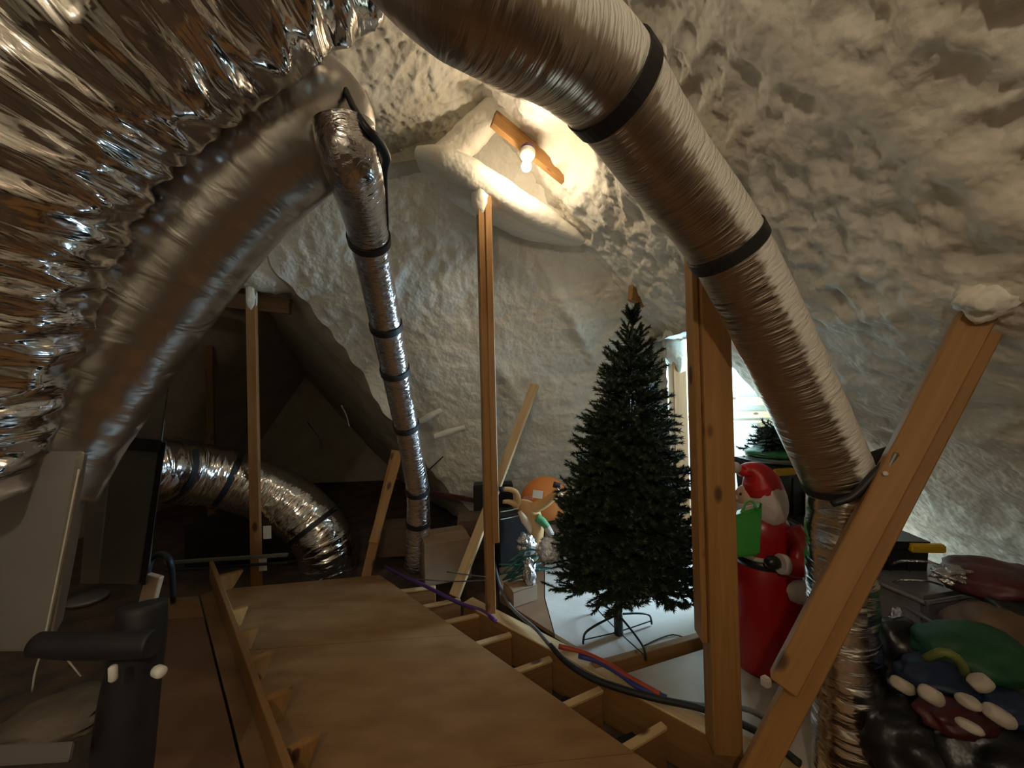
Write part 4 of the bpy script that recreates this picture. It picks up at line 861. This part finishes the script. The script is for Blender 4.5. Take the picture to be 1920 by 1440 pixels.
o = blob('foil_wrap', at(985, 1022, 3.2), (.075, .06, .09), M['silver_dark'], None, 4, .4, 2.5, 6, fine=.2); tag(o, 'crumpled silver wrap under the plush reindeer', 'wrap')
o = blob('foil_wrap', at(992, 1075, 3.0), (.05, .05, .12), M['silver_dark'], None, 4, .4, 2.5, 8, fine=.2); tag(o, 'crumpled silver wrap hanging low at the tree\'s left edge', 'wrap')
t = thing('garland', at(970, 1065, 3.1), 'tangled teal garland heaped between the tall post and the tree', 'garland')
rnd = random.Random(5)
for k in range(14):
    a = at(935+rnd.uniform(0, 25), 1050+rnd.uniform(0, 40), 3.0+rnd.uniform(0, .2)); b = at(1000+rnd.uniform(0, 40), 1035+rnd.uniform(0, 40), 2.95+rnd.uniform(0, .2)); mid = (a+b)/2+V((0, rnd.uniform(-.05, .05), rnd.uniform(-.02, .07)))
    tube('strand', [(a, .007), (mid, .009), (b, .006)], M['garland'], t, .03, 6)
def carton(px, py, Y, z0, size, yaw, m, label, name='carton', tilt=(0, 0)):
    p = at(px, py, Y); t = thing(name, (p.x, p.y, z0), label, 'box'); c = V((p.x, p.y, z0+size[2]/2))
    box('body', c, size, M[m], yaw, t, .008, 2, tilt)
    Rm = Matrix.Translation(c) @ Matrix.Rotation(yaw, 4, 'Z') @ Matrix.Rotation(tilt[0], 4, 'X') @ Matrix.Rotation(tilt[1], 4, 'Y')
    fl = link('flap', bevel_box_mesh('flap', size[0]*.96, size[1]*.5, .006, .001), M[m]); place(fl, Rm @ Matrix.Translation((0, -size[1]*.26, size[2]/2+.006)) @ Matrix.Rotation(.12, 4, 'X'), t)
    fl = link('flap', fl.data, None); place(fl, Rm @ Matrix.Translation((0, size[1]*.26, size[2]/2+.006)) @ Matrix.Rotation(-.1, 4, 'X'), t)
    return t
carton(834, 1060, 3.55, -.05, (.42, .36, .36), .35, 'card', 'tan cardboard box at the foot of the hanging duct')
carton(905, 1000, 3.95, .05, (.50, .3, .30), .1, 'seat_brown', 'dark brown box on the floor behind the slim brace')
carton(925, 935, 4.15, .35, (.42, .16, .27), .05, 'black', 'flat black case leaning on the far slope behind the tall post')
carton(955, 1000, 3.7, .0, (.30, .25, .46), .4, 'rubber', 'dark plastic crate behind the plush reindeer')
carton(975, 1090, 3.0, .0, (.22, .16, .12), .5, 'card', 'small open cardboard box at the left foot of the tree')
carton(760, 1040, 4.2, -.1, (.5, .3, .3), .1, 'seat_brown', 'low brown box in the shadow behind the hanging duct\'s foot')
o = board('scrap_board', at(790, 920, 4.3), at(890, 938, 4.35), .05, .03, M['maroon'], V((0, 0, 1))); tag(o, 'dull red scrap board leaning low against the far slope', 'board')
for i, (y, lb) in enumerate(((957, 'upper'), (971, 'lower'))):
    o = tube('wire', [(at(938, y+3, 3.3), .004), (at(955, y, 3.35), .004), (at(972, y-4, 3.38), .004)], M['string'], None, .02, 6); tag(o, lb+' thin white wire between the tall post and the plush reindeer', 'wire')
